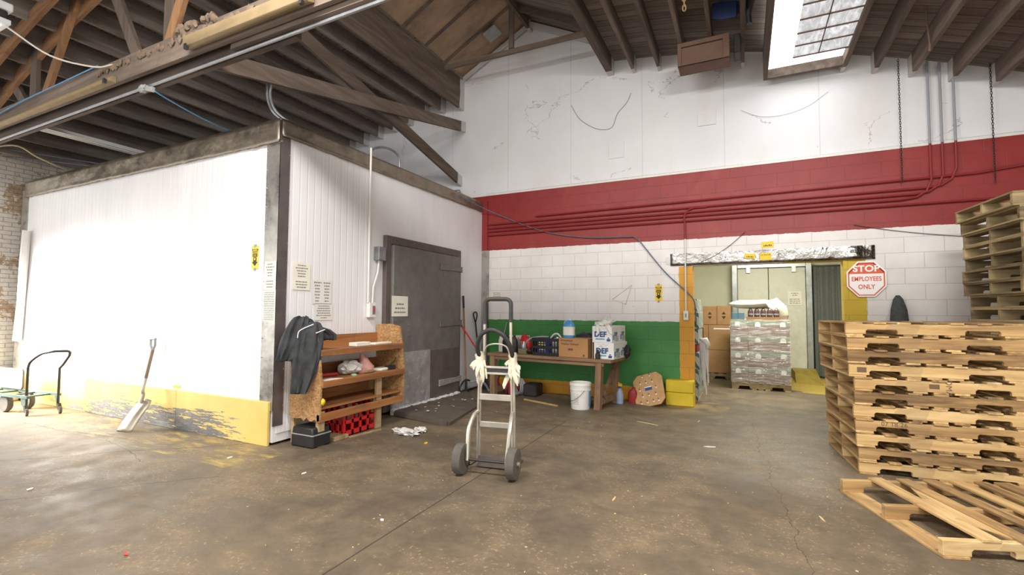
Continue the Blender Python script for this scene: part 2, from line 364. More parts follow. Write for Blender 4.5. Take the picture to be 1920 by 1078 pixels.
# ------------------------------------------------------------------ mesh builder
class MB:
    def __init__(s): s.v = []; s.f = []
    def add(s, vs, fs):
        o = len(s.v); s.v += [tuple(x) for x in vs]; s.f += [tuple(i+o for i in f) for f in fs]; return s
    def box(s, x0, x1, y0, y1, z0, z1):
        return s.add([(x, y, z) for z in (z0, z1) for y in (y0, y1) for x in (x0, x1)],
                     [(0, 2, 3, 1), (4, 5, 7, 6), (0, 1, 5, 4), (2, 6, 7, 3), (0, 4, 6, 2), (1, 3, 7, 5)])
    def cbox(s, c, d, rot=None):
        m = (rot.to_matrix() if rot else Matrix.Identity(3)); c = Vector(c)
        vs = [c + m @ Vector((x*d[0]/2, y*d[1]/2, z*d[2]/2)) for z in (-1, 1) for y in (-1, 1) for x in (-1, 1)]
        return s.add(vs, [(0, 2, 3, 1), (4, 5, 7, 6), (0, 1, 5, 4), (2, 6, 7, 3), (0, 4, 6, 2), (1, 3, 7, 5)])
    def bar(s, p0, p1, w, h, up=(0, 0, 1)):
        p0, p1 = Vector(p0), Vector(p1); d = (p1-p0).normalized(); a = d.cross(Vector(up))
        if a.length < 1e-4: a = d.cross(Vector((1, 0, 0)))
        a.normalize(); b = a.cross(d).normalized(); vs = []
        for p in (p0, p1):
            for i, j in ((-1, -1), (1, -1), (1, 1), (-1, 1)): vs.append(p + a*(i*w/2) + b*(j*h/2))
        return s.add(vs, [(3, 2, 1, 0), (4, 5, 6, 7)] + [(i, (i+1) % 4, 4+(i+1) % 4, 4+i) for i in range(4)])
    def rings(s, rings, cap=True, closed=False):
        n = len(rings[0]); vs = [p for r in rings for p in r]; fs = []
        k = len(rings)
        for i in range(k if closed else k-1):
            a, b = i*n, ((i+1) % k)*n
            for j in range(n): fs.append((a+j, a+(j+1) % n, b+(j+1) % n, b+j))
        if cap and not closed: fs += [tuple(reversed(range(n))), tuple((k-1)*n+j for j in range(n))]
        return s.add(vs, fs)
    def tube(s, pts, r, n=8, closed=False):
        pts = [Vector(p) for p in pts]; rs = r if isinstance(r, (list, tuple)) else [r]*len(pts)
        k = len(pts); rings = []; a = None
        for i, p in enumerate(pts):
            if closed: d = pts[(i+1) % k]-pts[i-1]
            else: d = pts[min(i+1, k-1)]-pts[max(i-1, 0)]
            d.normalize()
            if a is None: a = d.orthogonal().normalized()
            else:
                a = a - d*a.dot(d)
                a = d.orthogonal().normalized() if a.length < 1e-5 else a.normalized()
            b = d.cross(a)
            rings.append([p + (a*math.cos(2*PI*j/n) + b*math.sin(2*PI*j/n))*rs[i] for j in range(n)])
        return s.rings(rings, True, closed)
    def cyl(s, p0, p1, r0, r1=None, n=16): return s.tube([p0, p1], [r0, r1 if r1 is not None else r0], n)
    def lathe(s, prof, c=(0, 0, 0), axis=(0, 0, 1), n=24):
        c = Vector(c); q = Vector((0, 0, 1)).rotation_difference(Vector(axis)); rings = []
        for r, z in prof:
            rings.append([c + q @ Vector((max(r, 1e-4)*math.cos(2*PI*j/n), max(r, 1e-4)*math.sin(2*PI*j/n), z)) for j in range(n)])
        return s.rings(rings)
    def prism(s, poly, h0, h1, plane='XZ'):
        """extrude a 2-d outline: XZ along y, XY along z, YZ along x"""
        f = {'XZ': lambda a, b, h: (a, h, b), 'XY': lambda a, b, h: (a, b, h), 'YZ': lambda a, b, h: (h, a, b)}[plane]
        n = len(poly); vs = [f(a, b, h) for h in (h0, h1) for a, b in poly]
        return s.add(vs, [tuple(range(n)), tuple(reversed(range(n, 2*n)))] + [(i, i+n, (i+1) % n+n, (i+1) % n) for i in range(n)])
    def loft(s, secs, n=20, seed=0, amp=0, freq=6, power=2.0):
        """secs: (centre, rx, ry, direction) superellipse sections"""
        rings = []
        for c, rx, ry, d in secs:
            c = Vector(c); d = Vector(d).normalized()
            a = Vector((1, 0, 0)) - d*d.x
            if a.length < .05: a = Vector((0, 1, 0)) - d*d.y
            a.normalize(); b = d.cross(a); ring = []
            for j in range(n):
                t = 2*PI*j/n; ct, st = math.cos(t), math.sin(t)
                x = math.copysign(abs(ct)**(2/power), ct)*rx; y = math.copysign(abs(st)**(2/power), st)*ry
                p = c + a*x + b*y
                if amp:
                    k = noise.noise(Vector((p.x*freq+seed, p.y*freq, p.z*freq*.5)))*amp
                    p += (a*ct + b*st)*k
                ring.append(p)
            rings.append(ring)
        return s.rings(rings)
    def blob(s, c, r, amp=.3, freq=3, seed=0, sub=3):
        bm = bmesh.new(); bmesh.ops.create_icosphere(bm, subdivisions=sub, radius=1)
        vs = []
        for v in bm.verts:
            k = 1 + amp*noise.noise(v.co*freq + Vector((seed*3.7, seed*1.3, 0))) + amp*.5*noise.noise(v.co*freq*2.3 + Vector((0, seed*5.1, 2)))
            vs.append((c[0]+v.co.x*r[0]*k, c[1]+v.co.y*r[1]*k, c[2]+v.co.z*r[2]*k))
        fs = [tuple(v.index for v in f.verts) for f in bm.faces]; bm.free()
        return s.add(vs, fs)
    def build(s, name, m, parent=None, bevel=0, smooth=35, loc=None):
        me = bpy.data.meshes.new(name); me.from_pydata(s.v, [], s.f)
        bm = bmesh.new(); bm.from_mesh(me); bmesh.ops.recalc_face_normals(bm, faces=bm.faces)
        if bevel:
            bm.normal_update()
            es = [e for e in bm.edges if len(e.link_faces) == 2 and e.calc_face_angle(0) > R(40)]
            bmesh.ops.bevel(bm, geom=es, offset=bevel, segments=1, affect='EDGES', clamp_overlap=True)
        bm.to_mesh(me); bm.free()
        if smooth:
            me.polygons.foreach_set('use_smooth', [True]*len(me.polygons)); me.set_sharp_from_angle(angle=R(smooth))
        me.materials.append(m)
        o = bpy.data.objects.new(name, me); C.objects.link(o)
        if parent: o.parent = parent
        if loc: o.location = loc
        return o

def tag(o, label, cat, group=None, kind=None):
    if label: o['label'] = label
    if cat: o['category'] = cat
    if group: o['group'] = group
    if kind: o['kind'] = kind
    return o
def thing(name, label, cat, loc=(0, 0, 0), rz=0, group=None):
    o = bpy.data.objects.new(name, None); C.objects.link(o); o.empty_display_size = .1
    o.location = loc; o.rotation_euler = (0, 0, rz); return tag(o, label, cat, group)
def struct(name, mb, m, **kw):
    o = mb.build(name, m, **kw); o['kind'] = 'structure'; return o
def dup(root, **props):
    r = root.copy(); C.objects.link(r)
    for ch in root.children:
        c = ch.copy(); C.objects.link(c); c.parent = r
        for g in ch.children:
            d = g.copy(); C.objects.link(d); d.parent = c
    for k, v in props.items():
        if k in ('loc', 'rz'): continue
        r[k] = v
    return r
def text(name, s, size, m, parent, loc, rot=(PI/2, 0, 0), bold=0, depth=.0008, sx=1):
    cu = bpy.data.curves.new(name, 'FONT'); cu.body = s; cu.size = size; cu.align_x = 'CENTER'; cu.align_y = 'CENTER'
    cu.extrude = depth; cu.offset = bold; cu.space_character = 1.05
    t = bpy.data.objects.new(name, cu); me = bpy.data.meshes.new_from_object(t); bpy.data.objects.remove(t)
    me.materials.clear(); me.materials.append(m)
    o = bpy.data.objects.new(name, me); C.objects.link(o); o.parent = parent
    o.location = loc; o.rotation_euler = rot; o.scale = (sx, 1, 1); return o
def sag(p0, p1, d, n=14):
    p0, p1 = Vector(p0), Vector(p1)
    return [p0.lerp(p1, i/n) - Vector((0, 0, d*4*(i/n)*(1-i/n))) for i in range(n+1)]
def bez(pts, n=6):
    """smooth path through points (Catmull-Rom)"""
    P = [Vector(p) for p in pts]; P = [P[0]*2-P[1]] + P + [P[-1]*2-P[-2]]; out = []
    for i in range(1, len(P)-2):
        for k in range(n):
            t = k/n; a, b, c, d = P[i-1:i+3]
            out.append(.5*((2*b) + (c-a)*t + (2*a-5*b+4*c-d)*t*t + (3*b-a-3*c+d)*t**3))
    out.append(P[-2]); return out

# ------------------------------------------------------------------ camera
cam = bpy.data.cameras.new('camera'); co = bpy.data.objects.new('camera', cam); C.objects.link(co)
yaw, pit, rol = .45357, .049666, .005465
f = Vector((-math.sin(yaw)*math.cos(pit), math.cos(yaw)*math.cos(pit), math.sin(pit)))
r = Vector((math.cos(yaw), math.sin(yaw), 0)); u = r.cross(f)
r2 = r*math.cos(rol) + u*math.sin(rol); u2 = u*math.cos(rol) - r*math.sin(rol)
co.matrix_world = Matrix(((r2.x, u2.x, -f.x, 0), (r2.y, u2.y, -f.y, 0), (r2.z, u2.z, -f.z, 1.40), (0, 0, 0, 1)))
cam.sensor_width = 36; cam.lens = 893.42/1920*36; cam.clip_start = .05
bpy.context.scene.camera = co

# ------------------------------------------------------------------ room shell
WY = 7.73
struct('floor', MB().box(-11.5, 6.2, -4, 14, -.2, 0), M_FLOOR)
w = MB(); w.box(-11, -.70, WY, WY+.2, 0, 3.55); w.box(1.21, 6.2, WY, WY+.2, 0, 3.55); w.box(-.70, 1.21, WY, WY+.2, 2.11, 3.55)
struct('wall_back', w, M_BLOCK)
XR, Z0, KR = -3.4, 5.44, .0323
zb = lambda x: Z0 - KR*(x-XR)**2
tops = [(-11.2+.285*i, zb(-11.2+.285*i)+.26) for i in range(22)] + [(-4.91, zb(-4.91)+.26), (-4.90, 5.95), (-3.43, 6.72), (-1.95, 5.95), (-1.94, zb(-1.94)+.26)]
tops += [(-1.7+.316*i, zb(-1.7+.316*i)+.26) for i in range(26)]
uw = MB()
for (xa, za), (xb, zb_) in zip(tops, tops[1:]): uw.prism([(xa, 3.55), (xb, 3.55), (xb, zb_), (xa, za)], WY+.05, WY+.2)
struct('wall_back_upper', uw, M_UPPER, smooth=0)
tr = MB(); tr.prism([(0, 0), (.05, 0), (.05, .035), (.02, .05), (0, .05)], -4.3, 6.2, 'YZ')
for i, (a, b, c) in enumerate(tr.v): tr.v[i] = (a, WY+.05-b*.0-b if False else WY+.04-b, 3.55+c)
struct('trim_1', tr, M_WHITEP)
struct('wall_left', MB().box(-11.1, -10.72, 3.05, 8, 0, 4.2), M_BRICK)
struct('wall_right', MB().box(6.2, 6.4, 4.6, 14, 0, 4.4), M_UPPER)
# the small room beyond the doorway
iw = MB(); iw.box(-1.8, -1.7, WY+.2, 12.5, 0, 3.1)
struct('wall_inner_left', iw, M_INWALL)
struct('wall_inner_back', MB().box(-1.8, 4.2, 12.4, 12.6, 0, 3.1), M_INWALL)
struct('wall_inner_right', MB().box(4.2, 4.3, WY+.2, 12.6, 0, 3.1), M_INWALL)
struct('ceiling_inner', MB().box(-1.8, 4.3, WY+.2, 12.6, 3.1, 3.2), M_INWALL)

# roof: curved deck on joists, raised gable over the middle
ceil = bpy.data.objects.new('ceiling', None); C.objects.link(ceil); ceil['kind'] = 'structure'
def deck(x0, x1, y0, y1):
    m = MB(); n = max(2, int((x1-x0)/.35)); top = []; lo = []
    for i in range(n+1):
        x = x0+(x1-x0)*i/n; lo.append((x, zb(x)+.25)); top.append((x, zb(x)+.30))
    m.prism(lo+top[::-1], y0, y1); return m
d = deck(-11.2, -4.86, -4, WY+.05); e = deck(-1.97, 6.3, -4, WY+.05); g3 = deck(-4.86, -1.97, -4, 2.75)
for q in (e, g3): d.add(q.v, q.f)
d.build('roof_deck', M_BOARDS, ceil, smooth=0)
for i in range(17):
    x = -5.3 - i*.395
    if x > -11.1: MB().box(x-.024, x+.024, -3.5, WY+.06, zb(x), zb(x)+.25).build('joist', M_JOIST, ceil)
for x in [-1.56, -1.16, -.76, -.36, .04, 1.62, 2.01, 2.41, 2.80, 3.2, 3.6, 4.0, 4.4, 4.8]:
    MB().box(x-.024, x+.024, -3.5, WY+.06, zb(x), zb(x)+.25).build('joist', M_BEAMY, ceil)
for x in [.44, .84]: MB().box(x-.024, x+.024, -3.5, 5.0, zb(x), zb(x)+.25).build('joist', M_BEAMY, ceil)
MB().box(1.24, 1.29, -3.5, WY+.06, zb(1.26)-.02, zb(1.26)+.25).build('joist', M_BEAMY, ceil)
MB().box(-2.00, -1.90, -3.5, WY+.06, 5.37, 5.62).build('edge_joist', M_BEAMY, ceil)
MB().box(-4.90, -4.85, 2.7, WY+.06, 5.30, 5.92).build('monitor_curb', M_BEAMY, ceil)
MB().box(-4.86, -4.83, 5.05, WY-.05, 5.885, 5.925).build('curb_cap_strip', M_FLASH2, ceil)
MB().box(-2.03, -1.93, 2.7, WY+.06, 5.62, 5.92).build('monitor_curb', M_BEAMY, ceil)
MB().prism([(-4.92, 5.92), (-3.43, 6.70), (-3.43, 6.74), (-4.92, 5.96)], 2.4, WY+.06).build('monitor_panel', M_PLY, ceil)
MB().prism([(-1.92, 5.92), (-3.43, 6.70), (-3.43, 6.74), (-1.92, 5.96)], 2.4, WY+.06).build('monitor_panel', M_BOARDS, ceil)
MB().box(-3.46, -3.40, 2.4, WY+.06, 6.50, 6.68).build('ridge_beam', M_BEAMY, ceil)
for y in (3.5, 4.1, 4.7, 5.3, 5.9, 6.5, 7.1):
    MB().bar((-4.86, y, 5.93), (-3.46, y, 6.665), .05, .012).build('batten', M_BEAMX, ceil)
for y in (3.6, 4.5, 5.4, 6.3, 7.2):
    MB().bar((-1.98, y, 5.87), (-3.41, y, 6.62), .05, .1).build('rafter', M_BEAMX, ceil)
MB().bar((-4.86, WY-.02, 5.88), (-3.45, WY-.02, 6.61), .05, .06).build('gable_strip', M_BEAMX, ceil)
MB().bar((-1.98, WY-.02, 5.88), (-3.41, WY-.02, 6.61), .05, .09).build('gable_strip', M_BEAMX, ceil)
MB().box(-1.9, 6.2, WY-.06, WY+.05, 3.6, 3.61) if False else None
t = thing('collar_tie', 'thin brown collar tie with upright post under the roof peak by the white gable', 'roof brace', (-3.45, 7.0, 5.77))
MB().bar((-1.33, 0, 0), (1.45, 0, -.03), .04, .085).build('tie_beam', M_BEAMX, t)
MB().bar((0, .0, .04), (0, 0, .80), .09, .04, (0, 1, 0)).build('king_post', M_BEAMZ, t)
MB().cbox((-3.95, 7.25, 6.33), (.26, .3, .012), Euler((0, R(-27.5), 0))).build('patch_sheet', M_GREYT, ceil)

# roof truss across the hall
t = thing('roof_truss', 'dusty timber roof truss crossing the hall above the white cooler', 'roof truss', (0, 0, 0))
MB().box(-10.6, 2.5, 2.60, 2.645, 3.80, 4.05).build('bottom_chord', M_BEAMX, t)
MB().box(-10.6, -3.36, 2.72, 2.765, 3.70, 3.94).build('bottom_chord', M_BEAMX, t)
MB().box(-4.15, 2.5, 2.66, 2.705, 3.76, 3.98).build('bottom_chord', M_BEAMX, t)
for y0, mt in ((2.43, M_ORNGX), (2.70, M_ORNGX)):
    m = MB(); lo = [(x, zb(x)-.09) for x in [-10.6+i*.65 for i in range(21)]]
    for (xa, za), (xb, zc) in zip(lo, lo[1:]): m.prism([(xa, za), (xb, zc), (xb, zc+.18), (xa, za+.18)], y0, y0+.045)
    m.build('top_chord', mt, t)
web = [((-8.22, 3.9), (-8.25, 5.0), .17, M_BEAMZ, .06),
       ((-7.87, 3.95), (-6.95, 5.35), .13, M_ORNG, .02), ((-9.45, 4.9), (-8.4, 3.95), .13, M_BEAMZ, .1), ((-5.62, 3.95), (-6.45, 5.3), .13, M_BEAMZ, .0),
       ((-5.30, 3.9), (-5.30, 5.2), .17, M_BEAMZ, .1), ((-5.15, 3.98), (-4.55, 5.25), .13, M_ORNG, 0), ((-2.9, 3.9), (-3.4, 5.3), .14, M_BEAMZ, .0)]
for (a, b, wd, mt, dy) in web:
    MB().bar((a[0], 2.66+dy, a[1]), (b[0], 2.66+dy, b[1]), .045, wd, (0, 0, 1)).build('web_member', mt, t)
# clumps of dust hanging on the chord
m = MB()
for i in range(60):
    x = -6.4 + 2.7*random.random(); y = 2.585 + .02*random.random()
    m.blob((x, y, 4.0 + .03*random.random()-.03), (.03, .015, .025+.02*random.random()), .5, 3, i, 1)
tag(m.build('dust_clumps', M_DUST, t), None, None, kind='stuff')
# wasp nests / dust balls
for i, (x, z) in enumerate([(-4.86, 4.07), (-4.80, 4.085), (-4.76, 4.03), (-4.70, 4.075), (-4.66, 4.09), (-4.58, 4.07), (-4.44, 4.075), (-4.38, 4.08), (-4.33, 4.08), (-4.29, 4.04)]):
    tag(MB().blob((x, 2.595, z), (.034, .03, .04), .5, 2.5, i+3, 2).build('mud_nest', M_DUST), 'crusty brown dust clump clinging to the top of the roof beam', 'dust clump', 'dust clumps along the beam')
for p0, p1, lab in [((-4.83, 2.79, 3.92), (-4.83, WY+.06, 4.97), 'long brown roof brace rising from the truss beam to the white end wall'),
                    ((-4.90, 2.79, 5.13), (-4.90, WY+.06, 3.90), 'steep brown roof brace sloping down to the white wall above the red band')]:
    m = MB().bar(p0, p1, .045, .19); m.build('diagonal_brace', M_BEAMY); tag(bpy.context.scene.collection.objects[-1], lab, 'roof brace')

# old strip lights along the beam, conduit under it
for x0, x1, z, lab in [(-4.62, -3.02, 3.86, 'tan dust covered strip light under the roof beam, tubeless, nearest the roof peak'),
                       (-8.9, -5.95, 3.84, 'long tan strip light fixed to the roof beam above the cooler\'s left half')]:
    t = thing('strip_light', lab, 'light fixture', ((x0+x1)/2, 2.56, z)); L = (x1-x0)/2
    MB().prism([(-.05, .06), (.04, .06), (.04, -.03), (-.02, -.055), (-.05, -.04)] if x0 > -5 else [(.0, .02), (.04, .02), (.04, -.05), (-.02, -.045), (-.03, -.03)], -L, L, 'YZ').build('housing', M_TAN, t, bevel=.004)
    for s_ in (-1, 1): MB().cbox((s_*(L-.05), -.045, -.05), (.03, .03, .05)).build('lamp_holder', M_DSTEEL, t)
tag(MB().tube([(-10.5, 2.69, 3.70), (-5.85, 2.69, 3.71), (-5.5, 2.69, 3.71), (2.4, 2.69, 3.75)], .016).build('beam_conduit', M_STEEL), 'pale metal conduit running along the underside of the roof beam', 'conduit')
t = thing('junction_clamp', 'grey taped bundle hanging on the beam conduit beside the blue cable', 'clamp', (-5.55, 2.66, 3.68))
MB().blob((0, 0, 0), (.07, .035, .04), .3, 3, 4).build('tape_wrap', M_GREYT, t)
MB().cbox((.12, 0, -.03), (.14, .02, .05), Euler((0, .3, 0))).build('tape_tail', M_GREYT, t)
t = thing('fluorescent_batten', 'white fluorescent batten hanging behind the cooler\'s top left edge', 'light fixture', (-8.42, 2.8, 3.8))
MB().prism([(-.09, 0), (-.05, .06), (.05, .06), (.09, 0)], 0, 1.35, 'XZ').build('reflector', M_WFIX, t)
for x in (-.04, .04): MB().cyl((x, .03, -.005), (x, 1.32, -.005), .013).build('tube', M_WHITEP, t)
t = thing('hanging_lamp', 'lit boxy lamp hanging in the upper left corner', 'light fixture', (-6.95, 1.82, 4.28), R(0))
MB().box(-.6, .26, -.3, .16, .05, .14).build('lamp_body', M_DSTEEL, t, bevel=.01)
MB().box(-.6, .29, -.33, .19, .14, .22).build('lamp_top', M_WFIX, t, bevel=.01)
MB().box(-.62, .28, -.32, .18, .0, .05).build('lamp_rim', M_WFIX, t, bevel=.005)
MB().box(-.58, .22, -.28, .13, -.006, .004).build('lamp_lens', M_LAMP, t)
MB().cyl((.1, 0, .2), (.1, 0, .95), .006).build('lamp_chain', M_DSTEEL, t)
# cables
def cable(name, pts, r, m, lab, cat='cable'): return tag(MB().tube(pts, r, 6).build(name, m), lab, cat)
cable('white_cable', bez([(-6.72, 1.98, 4.27), (-6.5, 2.25, 4.05), (-6.2, 2.5, 3.98), (-6.0, 2.585, 4.0)]), .009, M_CWHITE, 'sagging white cable from the corner lamp to the roof beam')
cable('blue_cable', bez([(-9.6, 2.57, 3.9), (-8.2, 2.565, 3.99), (-7.1, 2.565, 4.02), (-6.3, 2.575, 4.05)]), .008, M_CBLUE, 'light blue cable clipped along the face of the roof beam')
cable('blue_cable', sag((-5.47, 2.7, 3.67), (-5.5, 3.85, 3.52), .04), .008, M_CBLUE, 'light blue cable stretched from the roof beam to the cooler top')
cable('tan_cable', bez([(-10.5, 2.75, 3.72), (-9.4, 2.9, 3.74), (-9.35, 3.2, 3.62), (-9.3, 3.7, 3.5), (-9.0, 4.4, 3.5), (-8.6, 4.6, 3.62)]), .012, M_CTAN, 'drooping tan cable in the roof corner above the brick wall')
for i in range(2): cable('grey_cable', bez([(-10.7, 2.9+.3*i, 3.95-.1*i), (-9.5, 3.9, 3.78-.06*i), (-8.2, 4.8, 3.6-.05*i)]), .008, M_CGREY, ['upper', 'lower'][i]+' of two thin grey cables below the roof in the far left corner')
cable('wall_cable', bez([(-4.37, 7.0, 3.36), (-4.1, 7.63, 3.2), (-3.2, 7.69, 2.82), (-2.4, 7.69, 2.65), (-1.58, 7.69, 2.61)]) + bez([(-1.5, 7.69, 2.55), (-1.1, 7.7, 2.02), (-.74, 7.70, 1.66), (-.68, 7.8, 1.5), (-.68, 7.96, 1.2)]), .009, M_CGREY, 'grey blue cable crossing the red band and dropping to the doorway')
cable('thin_wire', sag((.03, 7.71, 2.58), (-.82, 7.70, 2.10), .1), .004, M_DSTEEL, 'thin dark wire sagging over the doorway lintel', 'wire')
cable('thin_wire', sag((1.34, 7.71, 2.58), (2.7, 7.71, 2.33), .03), .004, M_DSTEEL, 'thin dark wire on the white wall right of the doorway under the red band', 'wire')
cable('loose_wire', bez([(-1.30, 7.77, 4.42), (-1.2, 7.77, 4.2), (-.9, 7.77, 3.98), (-.5, 7.77, 3.9), (-.1, 7.77, 4.2), (-.3, 7.77, 4.15)]) if False else bez([(-2.66, 7.77, 5.0), (-2.5, 7.77, 4.72), (-2.2, 7.77, 4.5), (-1.95, 7.77, 4.48), (-1.85, 7.77, 4.7), (-1.7, 7.77, 4.85), (-1.62, 7.76, 5.0)]), .0028, M_DSTEEL, 'thin black wire looping on the white upper wall left of its middle', 'wire')
cable('loose_wire', bez([(.0, 7.77, 4.42), (.25, 7.77, 4.28), (.55, 7.77, 4.25), (.85, 7.77, 4.32), (1.1, 7.77, 4.48)]), .002, M_GREYINK, 'thin grey wire curving on the upper wall under the skylight', 'wire')

# conduits on the red band, three of them rising at the right
rise = [2.16, 2.28, 2.41]
for i, z in enumerate([3.10, 3.0, 2.93, 2.87, 2.80]):
    y = 7.69
    if i in (1, 2, 3):
        x = rise[3-i]
        pts = [(-4.25, y, z), (x-.3, y, z), (x-.15, y, z+.02), (x-.05, y, z+.09), (x, y, z+.22), (x, y, 3.6), (x, y, zb(x)+.2)]
    elif i == 0: pts = [(-3.3, y, z-.02), (1.6, y, z+.02), (2.6, y, z+.03), (3.2, y, z+.1), (4.5, y, z+.5)]
    else: pts = [(-4.25, y, z), (5.5, y, z)]
    lab = ['topmost red painted conduit on the red band, curving up beyond the pallets', 'conduit with the rightmost steel riser beside the roof joists', 'conduit with the middle steel riser of three',
           'conduit with the leftmost steel riser of three', 'lowest red painted conduit along the red band'][i]
    tag(MB().tube(pts, .014).build('wall_conduit', M_COND), lab, 'conduit')
t = thing('switch_conduit', 'white conduit dropping over the yellow jamb to an outlet box', 'conduit', (-.80, 7.69, 0))
MB().tube(bez([(.25, 0, 2.99), (.08, 0, 2.97), (.0, 0, 2.88), (0, 0, 2.6)])+[(0, 0, 1.42)], .011).build('pipe', M_COND, t) if False else MB().tube([(0, 0, 2.52), (0, 0, 1.42)], .011).build('pipe', M_WHITEP, t)
MB().tube(bez([(.3, 0, 2.99), (.1, 0, 2.985), (.0, 0, 2.9), (0, 0, 2.75), (0, 0, 2.52)]), .011).build('pipe', M_PIPE_RED, t)
MB().box(-.035, .035, -.03, .035, 1.28, 1.42).build('outlet_box', M_WHITEP, t, bevel=.004)
MB().box(-.012, .012, -.036, -.028, 1.32, 1.38).build('socket', M_GREYT, t)
# chains from the roof
for x, y, z0, z1, lab in [(1.86, 7.66, 3.1, 4.75, 'dark hanging chain left of the steel conduits on the upper wall'), (2.75, 7.66, 3.0, 4.5, 'dark hanging chain at the far right of the upper wall')]:
    m = MB(); n = int((z1-z0)/.032)
    for k in range(n):
        z = z0+k*.032; a = (k % 2)*PI/2; pts = []
        for j in range(8):
            q = 2*PI*j/8; pts.append((x+.009*math.cos(q)*math.cos(a), y+.009*math.cos(q)*math.sin(a), z+.022*math.sin(q)))
        m.tube(pts, .0035, 4, True)
    tag(m.build('hanging_chain', M_DSTEEL), lab, 'chain')
def chain(x, y, z0, z1, s, lab):
    m = MB(); n = int((z1-z0)/(.05*s))
    for k in range(n):
        z = z0+k*.05*s; a = (k % 2)*PI/2
        pts = [(x+.016*s*math.cos(q)*math.cos(a), y+.016*s*math.cos(q)*math.sin(a), z+.036*s*math.sin(q)) for q in [2*PI*j/8 for j in range(8)]]
        m.tube(pts, .006*s, 4, True)
    tag(m.build('hanging_chain', M_TAN), lab, 'chain')
chain(-.5, 5.0, 4.5, 5.15, 1.0, 'rusty chain hanging above the brown hatch box between joists')
cable('hanging_flex', bez([(1.83, 6.5, 4.88), (1.90, 6.72, 4.7), (1.97, 6.9, 4.52), (1.98, 6.95, 4.44)]), .011, M_DUST, 'tan flexible conduit hanging between right hand roof joists', 'conduit')

# brown hatch box under the joists
t = thing('hatch_box', 'brown wooden hatch box slung under the joists by the end wall', 'hatch', (-.45, 6.85, 4.82))
MB().box(-.33, .33, 0, .3, 0, .03).box(-.33, .33, .27, .3, .03, .3).build('box_body', M_HATCH, t)
MB().box(-.33, -.28, -.02, .02, 0, .32).box(.25, .33, -.02, .02, 0, .32).box(-.28, .25, -.02, .02, .26, .32).box(-.28, .25, -.02, .02, 0, .025).build('front_frame', M_HATCH, t, bevel=.003)
MB().box(-.28, .25, .0, .015, .025, .25).build('front_panel', M_HATCH, t)
tag(MB().blob((-.52, 7.0, 5.13), (.16, .1, .05), .4, 2.5, 2).build('straw_clump', M_STRAW), 'straw coloured clump of debris on top of the brown hatch box, left side', 'debris')
tag(MB().blob((-.2, 7.0, 5.13), (.1, .09, .06), .4, 2.5, 5).build('straw_clump', M_DUST), 'brownish clump of debris on top of the brown hatch box, right side', 'debris')
tag(MB().box(-.07, .02, 6.86, 7.1, 4.86, 5.12).build('grey_box', M_DSTEEL, bevel=.01), 'dark grey box hanging right beside the brown hatch box', 'box')
tag(MB().loft([((-.31, 6.5, 5.30), .02, .12, (1, 0, 0)), ((-.2, 6.5, 5.28), .06, .14, (1, 0, 0)), ((-.03, 6.5, 5.28), .05, .14, (1, 0, 0)), ((.0, 6.5, 5.30), .02, .1, (1, 0, 0))], 14, 3, .02).build('blue_cloth', M_NAVY), 'dark blue cloth stuffed between roof joists behind the hatch box', 'cloth')
tag(MB().loft([((.12, 6.3, 5.32), .03, .03, (0, 0, -1)), ((.13, 6.3, 5.2), .06, .05, (0, 0, -1)), ((.1, 6.3, 5.02), .035, .04, (0, 0, -1)), ((.11, 6.3, 4.9), .03, .03, (0, 0, -1))], 12, 8, .02).build('black_rag', M_BLACK), 'black rag hanging from a roof joist left of the skylight', 'cloth')

# skylight with its dark timber box
win = bpy.data.objects.new('window_1', None); C.objects.link(win); win['kind'] = 'structure'; win.location = (.33, 7.55, 4.72)
W_, D_ = .94, 2.6
m = MB(); m.box(-.03, .02, -D_, .0, 0, .42); m.box(W_-.02, W_+.03, -D_, 0, 0, .42); m.box(-.03, W_+.03, -.02, .03, 0, .45); m.box(-.03, W_+.03, -D_-.03, -D_+.02, 0, .42)
m.build('window_frame', M_BEAMY, win, bevel=.004)
MB().box(.02, W_-.02, -D_+.02, -.02, .13, .14).build('window_pane', M_SKY, win)
m = MB()
MB().box(.30, W_-.03, -D_+.1, -.41, .05, .06).build('wired_pane', M_GLAZE, win)
m = MB()
for k in range(8): m.box(.30, W_-.03, -.422-k*.302, -.405-k*.302, .038, .052)
m.box(.585, .595, -D_+.1, -.41, .038, .052); m.build('muntin', M_HATCH, win)

# patch panels on the upper wall
for x0, x1, z0, z1, lab in [(-.60, -.34, 4.27, 4.51, 'white cover plate with ragged edges on the upper wall'), (-2.0, -1.74, 3.95, 4.23, 'faint square patch low on the upper wall')]:
    tag(MB().box(x0, x1, WY+.03, WY+.055, z0, z1).build('cover_plate', M_UPPER, bevel=.002), lab, 'wall patch')

